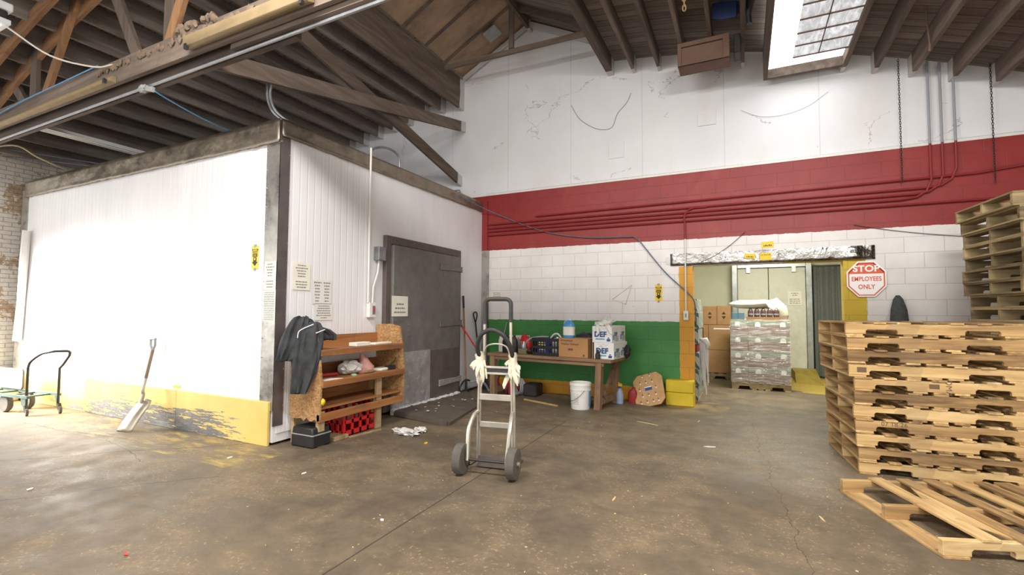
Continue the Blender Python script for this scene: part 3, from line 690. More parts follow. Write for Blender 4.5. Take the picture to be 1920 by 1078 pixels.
# ------------------------------------------------------------------ walk-in cooler
CX, CY, CL, CH = -4.38, 3.39, -10.3, 3.43
ck = thing('walk_in_cooler', 'large white walk-in cooler box with steel trim and yellow kick board', 'cooler', (0, 0, 0))
MB().box(CL, CX-.02, CY+.01, WY-.01, .03, CH-.02).build('cooler_body', M_FLATP, ck)
MB().box(CL, CX-.2, CY, CY+.012, .4, 3.19).build('front_panel', M_RIBX, ck)
MB().box(CX-.02, CX-.005, CY+.05, 4.74, .12, 3.25).build('side_panel', M_RIBY, ck)
MB().box(CX-.02, CX-.006, 4.74, WY-.01, .05, 3.28).build('side_panel', M_FLATP, ck)
def crumple(m, d0, n, seed, amp, axis):
    """dented flashing: grid between two heights"""
def flashing(name, p0, p1, z0, z1, nrm, mat, amp, seed):
    p0, p1 = Vector(p0), Vector(p1); nu = int((p1-p0).length/.05); nv = 6; vs = []; fs = []; nrm = Vector(nrm)
    for i in range(nu+1):
        for j in range(nv+1):
            p = p0.lerp(p1, i/nu); z = z0+(z1-z0)*j/nv
            if j == 0: z += .012*noise.noise(Vector((i*.4, seed, 0)))
            k = (.014 if j == 0 else 0) + (noise.noise(Vector((i*.09, z*3, seed))) + .6*noise.noise(Vector((i*.24, z*6, seed+5))))*amp*(1 if j < nv else .3)
            q = p + nrm*(.016+max(-.01, k)); vs.append((q.x, q.y, z))
    for i in range(nu):
        for j in range(nv): a = i*(nv+1)+j; fs.append((a, a+nv+1, a+nv+2, a+1))
    m = MB().add(vs, fs); o = m.build(name, mat, ck, smooth=60)
    sm = o.modifiers.new('thickness', 'SOLIDIFY'); sm.thickness = .004; sm.offset = -1; return o
flashing('top_flashing', (CL-.05, CY, 0), (CX, CY, 0), 3.17, CH, (0, -1, 0), M_FLASH, .012, 1)
flashing('top_flashing', (CX-.005, CY, 0), (CX-.005, WY-.02, 0), 3.24, CH, (1, 0, 0), M_FLASH, .016, 4)
MB().box(CX-.21, CX+.004, CY-.008, CY, .36, 3.17).build('corner_post', M_FLASH2, ck)
MB().box(CX-.006, CX+.006, CY-.008, CY+.11, .2, 3.42).build('corner_edge_strip', M_DPOST, ck)
MB().box(CL-.16, CL+.06, CY-.008, CY+.04, .3, 3.3).build('end_post', M_FLASH2, ck)
MB().box(CL-.12, -6.02, CY-.035, CY-.005, .0, .45).build('kick_board', M_KICK, ck, bevel=.004)
MB().box(-6.015, CX-.04, CY-.035, CY-.005, .0, .45).build('kick_board', M_KICK, ck, bevel=.004)
m = MB()
for k in range(30): m.cyl((CL+.3+k*.195, CY-.012, 3.175), (CL+.3+k*.195, CY-.024, 3.175), .007, None, 6)
for k in range(14): m.cyl((CX-.2, CY-.004, .5+k*.2), (CX-.2, CY-.016, .5+k*.2), .006, None, 6)
for k in range(16): m.cyl((CX+.0, CY+.105, .4+k*.19), (CX+.012, CY+.105, .4+k*.19), .006, None, 6)
m.build('rivets', M_ALU, ck)
tag(ck.children[-1], None, None)
# cooler door
dr = MB().box(CX-.006, CX+.10, 5.10, 6.80, .05, 2.30).build('door', M_DOOR, ck, bevel=.01)
m = MB(); m.box(CX-.005, CX+.06, 5.0, 5.10, .04, 2.42); m.box(CX-.005, CX+.06, 6.80, 6.88, .04, 2.42); m.box(CX-.005, CX+.06, 5.10, 6.80, 2.31, 2.42)
m.build('door_frame', M_DFRAME, ck, bevel=.005)
MB().box(CX+.10, CX+.104, 5.12, 5.97, .06, .82).build('splash_plate', M_SPLASH, dr)
MB().box(CX+.10, CX+.103, 5.97, 6.78, .06, .80).build('splash_plate', M_DFRAME, dr)
for z in (2.09, 1.20, .28):
    MB().prism([(6.2, z-.05), (6.2, z+.05), (6.7, z+.035), (6.83, z+.05), (6.83, z-.05), (6.7, z-.035)], CX+.1, CX+.122, 'YZ').build('hinge', M_DOOR if z > .5 else M_SPLASH, dr, bevel=.003)
m = MB(); m.box(CX+.1, CX+.104, 5.11, 5.35, 1.1, 1.3)
for y, z in ((5.16, 1.26), (5.3, 1.27), (5.45, 1.2), (5.18, 1.14), (5.45, 1.05), (5.44, 1.12)): m.cyl((CX+.1, y, z), (CX+.115, y, z), .014, None, 8)
m.build('latch_plate', M_DOOR, dr)
m = MB()
for k in range(40): 
    y = 5.1+k*.042; h = .035+.03*noise.noise(Vector((k*.6, 3, 0))); m.cbox((CX+.13+.04*noise.noise(Vector((k*.35, 0, 1))), y, h/2+.02), (.07, .04, .04+h))
m.build('threshold_gasket', M_ICE, ck, bevel=.008)
MB().box(WY*0-4.42, -4.27, WY-.03, WY-.002, 2.52, 3.45).build('end_flashing', M_PIPE_RED, ck); MB().box(-4.42, -4.24, WY-.03, WY-.002, .0, 2.52).build('end_flashing', M_FLASH2, ck)

tag(MB().box(-6.13, -6.0, CY-.006, CY-.001, .47, .50).build('yellow_tape', M_YSIGN), 'small strip of yellow tape on the white cooler front just above the kick board', 'tape')
# white bumper rail at the far left end of the cooler
tag(MB().tube([(-10.09, 3.33, 2.62), (-10.12, 3.33, 2.1), (-10.17, 3.34, 1.5), (-10.2, 3.33, .9)], [.05, .055, .05, .055], 10).build('door_rail', M_BAGW), 'battered white padded rail upright at the left end of the cooler', 'rail')

# switches and conduits on the cooler's door side
t = thing('junction_box', 'small grey junction box with white conduits left of the cooler door', 'junction box', (CX, 4.72, 0), R(90))
MB().box(.10, .24, -.09, -.0, 2.06, 2.24).build('box_body', M_STEEL, t, bevel=.006)
MB().tube([(-.02, -.03, 3.52), (-.02, -.03, 1.5)], .014).build('pipe', M_WHITEP, t)
MB().tube([(.17, -.03, 2.06), (.15, -.03, 1.9), (.07, -.03, 1.7), (.06, -.03, 1.5)], .013).build('pipe', M_WHITEP, t)
t = thing('light_switch', 'white switch box with a red toggle beside the cooler door', 'switch', (CX, 4.76, 1.40), R(90))
MB().box(-.06, .06, -.06, 0, -.09, .1).build('box_body', M_WHITEP, t, bevel=.005)
MB().box(-.01, .04, -.066, -.058, -.05, .06).build('face_plate', M_STEEL, t); MB().box(-.0, .012, -.078, -.064, -.015, .04).build('toggle', M_RED, t)
# conduit pair on the cooler roof
for i, dx in enumerate((0, .05)):
    x = -4.62-dx; z = 3.50
    tag(MB().tube(bez([(x-.25, 3.62-.02*i, 4.1), (x-.24, 3.60, 3.85), (x-.15, 3.62, 3.66), (x-.03, 3.75, 3.54), (x, 4.0, 3.5)])+[(x, 4.9, 3.5)] + ([(x+.02, 5.3, 3.5), (x-.1, 6.3, 3.5)] if i else []), .014).build('roof_conduit', M_STEEL), ['front', 'rear'][i]+' of a pair of steel conduits lying along the cooler roof edge', 'conduit')
tag(MB().tube(bez([(-4.62, 4.95, 3.5), (-4.62, 5.05, 3.66), (-4.62, 5.3, 3.75), (-4.62, 5.52, 3.74), (-4.62, 5.6, 3.64), (-4.62, 5.6, 3.44)]), .016).build('bent_conduit', M_STEEL), 'bent conduit arch rising above the cooler\'s steel top trim', 'conduit')
tag(MB().tube(bez([(-5.3, 7.7, 3.72), (-4.95, 7.7, 3.72), (-4.88, 7.7, 3.7), (-4.86, 7.7, 3.55), (-4.95, 7.7, 3.42)]), .012).build('bent_conduit', M_STEEL), 'thin conduit bending down the white wall behind the steep brace', 'conduit')

# paper notices: printed lines as rows of small bars
def notice(lab, loc, rz, w, h, rows, m=M_PAPER, cat='notice', cols=1, tilt=0, name='paper_notice', big=1.0):
    t = thing(name, lab, cat, loc, rz); t.rotation_euler.y = tilt
    MB().box(-w/2, w/2, -.004, -.001, -h/2, h/2).build('sheet', m, t)
    q = MB(); rs = random.Random(lab); n = len(rows)
    for i, k in enumerate(rows):
        if not k: continue
        z = h/2 - h*(i+1)/(n+1)
        for c in range(cols):
            ww = w/cols*.86*k; cxx = -w/2 + w/cols*(c+.5); x = cxx-ww/2
            while x < cxx+ww/2-.004:
                l = min(rs.uniform(.012, .035)*big, cxx+ww/2-x); q.box(x, x+l, -.0052, -.0038, z-h*.2/(n+1), z+h*.2/(n+1)); x += l+.006*big
    q.build('printed_lines', M_INK, t); return t
yf = CY-.008
notice('cream paper notice taped to the steel corner post, upper of two', (-4.48, yf, 1.76), 0, .18, .30, [.5, .8, .6, .5, .45, 0, .75, .7, .6])
notice('densely printed cream sheet with a torn corner on the steel corner post', (-4.48, yf, 1.44), 0, .19, .32, [.95]*16)
notice('cream paper notice on the ribbed cooler side near the corner post', (CX, 3.69, 1.77), R(90), .23, .30, [.55, .8, .65, .5, .5, 0, .75, .75, .6])
notice('two column phone list sheet on the ribbed cooler side', (CX, 3.98, 1.61), R(90), .27, .28, [.9, .7, .6, .6, .7, .5, .5], cols=2, m=M_WHITEP)
notice('small boxed notice on the cooler side above the jacket', (CX, 4.01, 1.38), R(90), .26, .19, [.7, .8, .9, .8, .95, .4], m=M_WHITEP)
notice('wrinkled white notice in a sleeve on the grey cooler door', (CX+.105, 5.24, 1.46), R(90), .34, .28, [.0, .5, .7, .85], big=1.6)
notice('faded paper sign near the corner on the white block wall', (-4.07, WY-.002, 1.70), 0, .2, .12, [.9, .8, .9])

def ext_sign(lab, loc, h, w):
    t = thing('extinguisher_sign', lab, 'sign', loc)
    MB().box(-w/2, w/2, -.004, -.001, -h/2, h/2).build('sign_plate', M_YSIGN, t)
    m = MB(); b = w*.42
    m.box(-b, b, -.0055, -.0035, h*.28, h*.36); m.box(-b*.9, b*.9, -.0055, -.0035, h*.21, h*.245); m.box(-b*.8, b*.8, -.0055, -.0035, h*.02, h*.17)
    m.prism([(-b*.55, h*.0), (b*.55, h*.0), (b*.55, -h*.2), (b, -h*.2), (0, -h*.38), (-b, -h*.2), (-b*.55, -h*.2)], -.0055, -.0035)
    m.build('printed_arrow', M_SIGNBLK, t)
    q = MB(); q.box(-b*.7, b*.7, -.0064, -.0052, h*.3, h*.335); q.box(-b*.55, b*.55, -.0064, -.0052, h*.06, h*.075); q.box(-b*.55, b*.55, -.0064, -.0052, h*.105, h*.12); q.box(-b*.25, b*.25, -.0064, -.0052, -h*.12, -h*.04)
    q.build('printed_words', M_YSIGN, t)
    MB().box(-.018, .018, -.007, -.004, h*.44, h*.56).box(-.015, .015, -.007, -.004, -h*.58, -h*.45).build('tape', M_GREYT, t); return t
ext_sign('yellow fire extinguisher arrow sign taped to the white cooler front', (-4.735, CY-.002, 1.965), .25, .11)
ext_sign('yellow fire extinguisher arrow sign on the white block wall left of the doorway', (-1.205, WY-.002, 1.70), .26, .105)

# STOP sign
t = thing('stop_sign', 'octagonal orange and white STOP EMPLOYEES ONLY sign over the right yellow jamb', 'sign', (1.455, WY-.03, 1.85))
def octo(rx, rz, k=.42): return [(rx, rz*k), (rx*k, rz), (-rx*k, rz), (-rx, rz*k), (-rx, -rz*k), (-rx*k, -rz), (rx*k, -rz), (rx, -rz*k)]
MB().prism(octo(.215, .235), -.004, .004).build('sign_plate', M_SIGNW, t)
oc = octo(.2, .22); inn = octo(.185, .205)
m = MB()
for i in range(8):
    a, b, c_, d_ = oc[i], oc[(i+1) % 8], inn[(i+1) % 8], inn[i]; m.prism([a, b, c_, d_], -.0055, -.003)
m.build('border', M_ORSIGN, t)
MB().prism([(.19, .07), (.19, .092), (.084, .21), (-.084, .21), (-.19, .092), (-.19, .07)], -.0055, -.003).build('header_band', M_ORSIGN, t)
text('lettering', 'STOP', .115, M_SIGNW, t, (0, -.0062, .135), bold=.0035, sx=1.02)
text('lettering', 'EMPLOYEES', .082, M_ORSIGN, t, (0, -.0055, .0), sx=.74, bold=.0022)
text('lettering', 'ONLY', .082, M_ORSIGN, t, (0, -.0055, -.105), sx=.8, bold=.0022)

# lintel plate over the doorway
g_ = MB(); nu, nv = 54, 4; vs = []; fs = []
for i in range(nu+1):
    for j in range(nv+1):
        x = -1.02+2.58*i/nu; z = 2.115+.185*j/nv
        k = max(0, noise.noise(Vector((x*2.2, z*4, 7))))*.02 + (.05*max(0, 1-abs(x-1.33)/.16)*max(0, 1-abs(z-2.17)/.16)) + .006*noise.noise(Vector((x*7, z*9, 1)))
        vs.append((x, WY-.022-k, z))
    vs.append((x, WY-.001, 2.30))
for i in range(nu):
    for j in range(nv+1): a = i*(nv+2)+j; fs.append((a, a+nv+2, a+nv+3, a+1))
lt_ = g_.add(vs, fs).build('doorway_lintel', M_LINT, smooth=50); so = lt_.modifiers.new('thickness', 'SOLIDIFY'); so.thickness = .003
tag(lt_, 'dented shiny sheet metal lintel above the yellow framed doorway', 'lintel')
tag(MB().box(-1.09, -1.0, WY-.015, WY-.001, 2.14, 2.26).build('tape_patch', M_BAGW), 'peeling grey tape patch at the left end of the metal lintel', 'tape')
for i, (x, z, w, h, tl, wd, lab) in enumerate([(.315, 2.375, .155, .085, -.04, '', 'yellow handwritten card on white block above the lintel'), (.085, 2.215, .14, .07, .1, '', 'tilted yellow card on the metal lintel, left of the lettered one'), (.285, 2.20, .15, .1, 0, 'La Gorda', 'faded yellow card lettered La Gorda on the metal lintel')]):
    t = thing('yellow_card', lab, 'card', (x, WY-.003-(.045 if z < 2.3 else 0), z)); t.rotation_euler.y = tl
    MB().box(-w/2, w/2, -.003, 0, -h/2, h/2).build('card', M_YSIGN, t)
    if wd: text('lettering', wd, .032, M_SIGNBLK, t, (0, -.004, .026))
    else:
        q = MB()
        for k in range(5): q.box(-w*.32+k*w*.14, -w*.23+k*w*.14, -.0042, -.0028, -h*.28, -h*.08+.1*h*(k % 2))
        q.build('handwriting', M_SIGNBLK, t)
# triangle of string and stray marks on the wall
t = tag(MB().tube([(-1.62, WY-.006, 1.83), (-1.94, WY-.006, 1.6), (-1.72, WY-.006, 1.52)], .005, 5, True).build('hanging_string', M_CTAN), 'triangle of tan string hanging on the white block wall', 'string')
# long dark cover hanging on the wall behind the pallets
tag(MB().loft([((1.77, 7.64, 1.63), .02, .012, (0, 0, -1)), ((1.77, 7.64, 1.58), .05, .03, (0, 0, -1)), ((1.77, 7.63, 1.45), .08, .05, (0, 0, -1)), ((1.77, 7.62, 1.25), .10, .06, (0, 0, -1)), ((1.77, 7.62, .75), .125, .08, (0, 0, -1))], 20, 2, .012, 10).build('hanging_cover', flat(72, 76, 74, .8, 0, .35, 60), smooth=80), 'dark speckled tapering cover hanging on the wall behind the near pallet stack', 'cover')

# ------------------------------------------------------------------ pallets
PL, PD, PH = 1.219, 1.016, .12
def notch():
    a, b = .016, .104; n = .04; p = [(0, a)]
    for x in (.152, .838):
        p += [(x, a), (x, a+n-.012), (x+.012, a+n), (x+.216, a+n), (x+.228, a+n-.012), (x+.228, a)]
    return p + [(PL, a), (PL, b), (0, b)]
def pallet(label, variant, mx, my, group):
    rs = random.Random(variant); t = thing('pallet', label, 'pallet', (0, 0, 0), 0, group)
    for y in (0, .489, .978): MB().prism(notch(), y, y+.038).build('stringer', mx, t, bevel=.003)
    x = 0
    ws = [.13, .09, .095, .1, .09, .095, .13]; gap = (PL-sum(ws))/6
    for w_ in ws:
        j = rs.uniform(-.012, .012) if 0 < x < 1 else 0
        MB().box(x+j, x+j+w_, rs.uniform(-.012, .004), PD+rs.uniform(-.004, .012), .104, .12).build('deck_board', my, t, bevel=.002); x += w_+gap
    for x, w_ in ((0, .13), (.42, .1), (.56, .1), (.70, .1), (PL-.13, .13)):
        MB().box(x, x+w_, rs.uniform(-.01, .004), PD+rs.uniform(-.004, .01), .0, .016).build('bottom_board', my, t, bevel=.002)
    return t
ORD = ['topmost', 'second', 'third', 'fourth', 'fifth', 'sixth', 'seventh', 'eighth', 'ninth', 'tenth', 'bottom', 'twelfth', 'thirteenth', 'fourteenth', 'fifteenth', 'sixteenth', 'seventeenth', 'eighteenth', 'nineteenth']
def oname(i, n): return 'topmost' if i == 0 else 'bottom' if i == n-1 else (ORD[i] + ' from the top' if ORD[i] != 'bottom' else 'eleventh from the top')
az = R(5); ax = Vector((math.cos(az), math.sin(az), 0)); ay = Vector((-math.sin(az), math.cos(az), 0))
protos = {}
shift = [-.075, -.068, -.064, -.055, -.018, -.02, -.03, -.02, -.016, -.004, 0]
for i in range(11):
    var = i % 3; lab = 'wooden pallet, ' + oname(i, 11) + ' in the near stack of eleven'
    if var not in protos: protos[var] = p = pallet(lab, var, M_PALX, M_PALY, 'pallets in the near stack')
    else: p = dup(protos[var], label=lab)
    q = Vector((.88, 5.14, (10-i)*PH)) + ax*shift[i] + ay*random.uniform(-.015, .015)
    p.location = q; p.rotation_euler = (0, 0, az+random.uniform(-.008, .008))
    if i == 7: text('stamp', '07 18 26', .05, M_KRAFTD, p, (.28, -.0012, .085), depth=.0004)
    if i == 4:
        text('stamp', 'OMA', .06, M_KRAFTD, p, (.66, -.0012, .06), rot=(PI/2, PI/2, 0), depth=.0004)
        MB().box(.53, .6, -.001, .001, .045, .085).build('burnt_mark', M_KRAFTD, p)
    if i == 3: MB().box(.06, .13, -.001, .001, .04, .085).build('burnt_mark', M_KRAFTD, p)
az2 = R(5.3); bx = Vector((math.sin(az2), -math.cos(az2), 0)); by = Vector((math.cos(az2), math.sin(az2), 0))
protos = {}
h2 = .1325
for i in range(19):
    var = i % 3; lab = 'weathered wooden pallet, ' + oname(i, 19) + ' in the tall rear stack'
    if var not in protos: protos[var] = p = pallet(lab, 10+var, M_GRYX, M_GRYY, 'pallets in the tall rear stack')
    else: p = dup(protos[var], label=lab)
    sh = [-.02, .03, .05, .05, .05, .03, .03, .09, .10][i] if i < 9 else random.uniform(.02, .12)
    # stringer ends face the near stack: local y runs from the far corner towards the camera
    q = Vector((2.13, 6.85, (18-i)*h2)) + by*(sh*.9) + bx*0
    p.location = q + bx*PD*0; p.scale = (1, 1, h2/PH)
    p.rotation_euler = (0, 0, az2 + random.uniform(-.012, .012))
    p.location = q + bx*PD
# single pallet lying on the floor
az3 = R(20); t = thing('pallet', 'broken wooden pallet lying flat on the floor in front of the stack', 'pallet', (1.0, 3.6, 0), az3)
for k, y in enumerate((0, .489, .978)): MB().prism(notch(), y, y+.042).build('stringer', M_PALX, t, bevel=.003)
for x, w_ in ((.205, .10), (.41, .09), (.60, .1), (.78, .1), (.96, .09), (1.10, .11)): MB().box(x, x+w_, -.005, PD+.005, .104, .121).build('deck_board', M_PALY, t, bevel=.002)
for x, w_ in ((0, .14), (.56, .1), (1.09, .13)): MB().box(x, x+w_, -.005, PD+.005, 0, .016).build('bottom_board', M_PALY, t, bevel=.002)
MB().prism([(.43, .02), (.46, .50), (.42, .9), (.30, .55), (.33, .2)], .1045, .1085, 'XY').build('splintered_board', M_PALY, t)

# ------------------------------------------------------------------ hand truck
t = thing('hand_truck', 'aluminium hand truck with two black loop handles standing on the floor', 'hand truck', (-1.985, 3.60, 0), R(9))
for s_ in (-1, 1):
    MB().tube(bez([(s_*.165, .24, .04), (s_*.163, .24, .5), (s_*.15, .235, .95)]), .02, 10).build('side_rail', M_ALU, t)
    MB().bar((s_*.165, .215, .04), (s_*.15, .21, .92), .012, .03, (0, 1, 0)).build('rail_flange', M_ALU, t)
    MB().tube(bez([(s_*.16, .215, .50), (s_*.175, .14, .47), (s_*.185, .05, .36), (s_*.175, .0, .12)]), .019, 8).build('wheel_strut', M_ALU, t)
    wh = MB().lathe([(.075, -.035), (.1, -.042), (.125, -.036), (.13, -.02), (.13, .02), (.125, .036), (.1, .042), (.075, .035)], (s_*.235, 0, .13), (1, 0, 0), 28).build('wheel', M_TYRE, t)
    m = MB(); m.lathe([(.02, -.03), (.075, -.02), (.078, .02), (.02, .03)], (s_*.235, 0, .13), (1, 0, 0), 20); m.cyl((s_*.2, 0, .13), (s_*.29, 0, .13), .02)
    m.build('hub', M_ALU, wh)
for z0, z1, nm in ((.36, .41, 'cross_bar'), (.60, .655, 'cross_bar'), (.83, .85, 'cross_bar'), (.885, .905, 'cross_bar')):
    MB().box(-.15, .15, .205, .235, z0, z1).build(nm, M_ALU, t, bevel=.004)
MB().box(-.145, .145, .214, .222, .85, .885).build('mesh_strip', M_DSTEEL, t)
MB().cyl((-.25, 0, .13), (.25, 0, .13), .011).build('axle', M_DSTEEL, t)
MB().prism([(-.17, .2), (.17, .2), (.19, .48), (-.19, .48)], .012, .024, 'XY').box(-.165, .165, .22, .24, .02, .1).build('nose_plate', M_DFRAME, t)
MB().tube(bez([(-.165, .22, .06), (-.19, .1, .05), (-.17, .03, .1)]), .006).build('kick_wire', M_DSTEEL, t)
up_ = lambda z: .2-.06*(z-.9)
for s_ in (-1, 1): MB().cyl((s_*.128, .27, .85), (s_*.125, .27, 1.4), .013).build('handle_tube', M_ALU, t)
MB().tube([(-.125, .27, 1.28), (-.125, .27, 1.44)] + [(-.125+.05-.05*math.cos(a), .27, 1.46+.05*math.sin(a)) for a in [k*PI/10 for k in range(6)]] + [(.125-.05+.05*math.sin(a), .27, 1.46+.05*math.cos(a)) for a in [k*PI/10 for k in range(6)]] + [(.125, .27, 1.44), (.125, .27, 1.30)], .019, 10).build('upper_grip', M_BLKGRIP, t)
MB().tube(bez([(-.155, .23, .98), (-.16, .18, 1.05), (-.14, .14, 1.13), (-.09, .11, 1.20), (0, .1, 1.235), (.09, .11, 1.20), (.14, .14, 1.13), (.16, .18, 1.05), (.155, .23, .98)]), .02, 10).build('lower_grip', M_BLKGRIP, t)
MB().tube(bez([(-.13, .25, .98), (-.10, .24, 1.07), (-.04, .24, 1.10), (.04, .24, 1.10), (.10, .24, 1.07), (.13, .25, .98)]), .008, 8).build('inner_hoop', M_ALU, t)
for s_ in (-1, 1):
    wr = MB().loft([((s_*.155, .24, 1.03), .028, .028, (0, 0, -1)), ((s_*.155, .24, 1.0), .042, .04, (0, 0, -1)), ((s_*.155, .24, .95), .036, .036, (0, 0, -1)), ((s_*.155, .24, .9), .045, .045, (0, 0, -1)), ((s_*.155, .24, .84), .046, .04, (0, 0, -1)), ((s_*.155, .24, .80), .03, .03, (0, 0, -1))], 30, s_*5, .016, 38).build('tape_wrap', M_TAPE, t)
    m = MB(); rs = random.Random(s_+4)
    for k in range(16):
        a = rs.uniform(0, 2*PI); x, y = s_*.155+.036*math.cos(a), .235-.036*math.sin(a); L = rs.uniform(.05, .17); o = rs.uniform(-.035, .035)+s_*.012; w_ = rs.uniform(.010, .018)
        z0 = rs.uniform(.84, .97)
        m.loft([((x, y, z0), w_, .004, (0, 0, -1)), ((x+o*.4+.012*math.cos(a), y-.018*abs(math.sin(a)), z0-L*.35), w_*1.3, .004, (.2*math.cos(a), 0, -1)), ((x+o*.8+.02*math.cos(a), y-.02, z0-L*.75), w_, .003, (0, 0, -1)), ((x+o+.02*math.cos(a), y-.015, z0-L), w_*.35, .002, (0, 0, -1))], 8, k, .006, 30)
    m.build('tape_tails', M_TAPE, wr)

# ------------------------------------------------------------------ rough wooden shelf bench
t = thing('shelf_unit', 'rough wooden shelf unit of strand board against the cooler side', 'shelf unit', (0, 0, 0))
def endpanel(y0, y1, jag):
    prof = [(-4.345, .30), (-4.34, 1.22), (-4.12, 1.23), (-3.96, 1.2), (-3.93, 1.0), (-3.89, .68), (-3.9, .32)]
    if jag:
        bot = [(-3.9-.445*k/12, .27+.05*noise.noise(Vector((k*.9, 2, 0)))) for k in range(13)]
        prof = [(-4.34, .30), (-4.34, 1.2), (-3.96, 1.2), (-3.93, 1.0), (-3.89, .68)] + bot[:-1]
    m = MB().prism(prof, y0, y1); return m
endpanel(3.55, 3.572, 1).build('end_panel', M_OSB, t); endpanel(4.86, 4.885, 0).build('end_panel', M_OSB, t)
for z, xf in ((.985, -3.93), (.665, -3.9), (.395, -3.93)):
    MB().box(-4.34, xf, 3.573, 4.86, z-.02, z).build('shelf', M_SHELF, t); 
    if z > .5: MB().box(xf-.01, xf+.03, 3.56, 4.87, z-.06, z+.004).build('front_rail', M_SHELF, t, bevel=.003)
MB().box(-3.94, -3.9, 3.55, 4.87, .255, .335).build('front_rail', M_SHELF, t, bevel=.003)
for z in (.985, .665): MB().box(-4.35, -4.325, 3.573, 4.86, z, z+.13).build('back_rail', M_SHELF, t)
MB().box(-4.35, -4.325, 3.573, 4.86, .395, .5).build('back_rail', M_SHELF, t)
for x0, y0, tp in ((-3.98, 3.575, .35), (-3.99, 4.45, .64), (-4.34, 3.575, .35), (-4.34, 4.7, .6)): MB().box(x0, x0+.04, y0, y0+.085, 0, tp).build('leg', M_STUD, t, bevel=.003)

# jacket over the shelf's end
t = thing('jacket', 'charcoal jacket with white piping thrown over the left end of the shelf unit', 'jacket', (-4.05, 3.50, 0), R(48))
def drape(m, secs, seed, amp=.02, n=56, sub=4):
    """hanging cloth: flattened sections with folds that run down the fall"""
    P = []
    for (a, b) in zip(secs, secs[1:]):
        for k in range(sub): P.append([a[i]+(b[i]-a[i])*k/sub for i in range(5)])
    P.append(list(secs[-1])); rings = []
    for z, xc, yc, rx, ry in P:
        ring = []
        for j in range(n):
            t_ = 2*PI*j/n; ct, st = math.cos(t_), math.sin(t_)
            k = noise.noise(Vector((ct*2.6+seed, st*2.6, z*2.2))) + .6*noise.noise(Vector((ct*6+seed, st*6, z*5))) - .8*abs(noise.noise(Vector((ct*1.8, st*1.8+seed, z*1.3+3))))
            x = rx*math.copysign(abs(ct)**.8, ct); y = ry*math.copysign(abs(st)**.8, st)
            ring.append((xc+x+ct*k*amp*.8, yc+y+st*k*amp*1.6, z+.02*noise.noise(Vector((ct*2, st*2, seed+z)))))
        rings.append(ring)
    m.rings(rings)
m = MB()
drape(m, [(1.325, -.05, .05, .05, .02), (1.315, -.055, .05, .075, .045), (1.27, -.07, .03, .09, .06), (1.2, -.09, .02, .10, .065), (1.05, -.135, .0, .105, .06), (.93, -.18, -.01, .095, .055), (.89, -.195, -.01, .088, .05), (.885, -.195, -.01, .05, .02)], 1.3, .03)
drape(m, [(1.275, .05, .03, .04, .02), (1.26, .045, .02, .08, .045), (1.2, .035, -.005, .125, .062), (1.05, .02, -.03, .14, .06), (.9, .0, -.035, .138, .055), (.75, -.025, -.035, .112, .05), (.60, -.058, -.035, .082, .045), (.565, -.065, -.035, .075, .04), (.56, -.065, -.035, .04, .015)], 4.7, .028)
drape(m, [(1.22, .09, .05, .05, .03), (1.19, .13, .06, .10, .055), (1.14, .19, .08, .10, .06), (1.09, .21, .09, .08, .05), (1.085, .21, .09, .04, .02)], 7.1, .03)
drape(m, [(1.31, -.005, .06, .02, .02), (1.30, .0, .06, .045, .04), (1.25, .02, .05, .06, .05), (1.2, .03, .03, .05, .04)], 2.2, .03)
m.build('jacket_body', M_CLOTH, t, smooth=80)
m = MB(); m.tube(bez([(-.085, -.085, 1.12), (-.075, -.088, 1.18), (-.03, -.08, 1.215), (.06, -.06, 1.255)]), .0045, 6); m.tube(bez([(.085, -.09, 1.165), (.12, -.08, 1.18), (.17, -.04, 1.2)]), .0045, 6); m.build('piping', M_SIGNW, t)

# bits and pieces on the shelves
tag(MB().box(-4.1, -3.98, 4.13, 4.36, .987, 1.03).build('paper_roll_box', M_PAPER, bevel=.004), 'white folded paper on the shelf unit\'s top shelf, near the jacket', 'paper')
tag(MB().prism([(-4.12, 4.42), (-3.98, 4.44), (-4.0, 4.76), (-4.08, 4.78)], .987, 1.01, 'XY').build('crumpled_paper', M_PAPER, bevel=.004), 'white torn paper on the top shelf next to the right end panel', 'paper')
tag(MB().prism([(-4.0, 3.60), (-3.9, 3.62), (-3.9, 3.86), (-4.02, 3.80)], .667, .672, 'XY').build('paper_sheet', M_PAPER), 'white paper corner on the middle shelf below the jacket', 'paper')
tag(MB().blob((-4.1, 4.16, .745), (.12, .14, .08), .35, 2.6, 1).build('plastic_bag', M_BAGW), 'crumpled white plastic bag on the middle shelf', 'bag')
tag(MB().loft([((-4.06, 4.36, .668), .09, .1, (0, 0, 1)), ((-4.06, 4.36, .74), .1, .11, (0, 0, 1)), ((-4.07, 4.36, .80), .06, .06, (0, 0, 1)), ((-4.08, 4.34, .86), .03, .04, (0, 0, 1)), ((-4.08, 4.33, .89), .012, .015, (0, 0, 1))], 18, 3, .03, 14).build('plastic_bag', M_PINK), 'pink plastic bag with a twisted neck on the middle shelf', 'bag')
tag(MB().prism([(-4.1, 4.48), (-3.95, 4.52), (-3.98, 4.72), (-4.1, 4.66)], .667, .70, 'XY').build('crumpled_paper', M_PAPER, bevel=.01), 'crumpled white paper right of the pink bag on the middle shelf', 'paper')
tag(MB().box(-4.02, -3.95, 4.66, 4.78, .667, .715).tube([(-4.0, 4.7, .71), (-3.98, 4.78, .76), (-3.99, 4.83, .8)], .006).build('hand_tool', M_DSTEEL, bevel=.003), 'small dark hand tool at the right end of the middle shelf', 'tool')
tag(MB().blob((-3.97, 4.33, .685), (.03, .07, .018), .5, 4, 8, 2).build('keys_bunch', M_TAN), 'small bunch of brownish oddments at the front of the middle shelf', 'oddments')
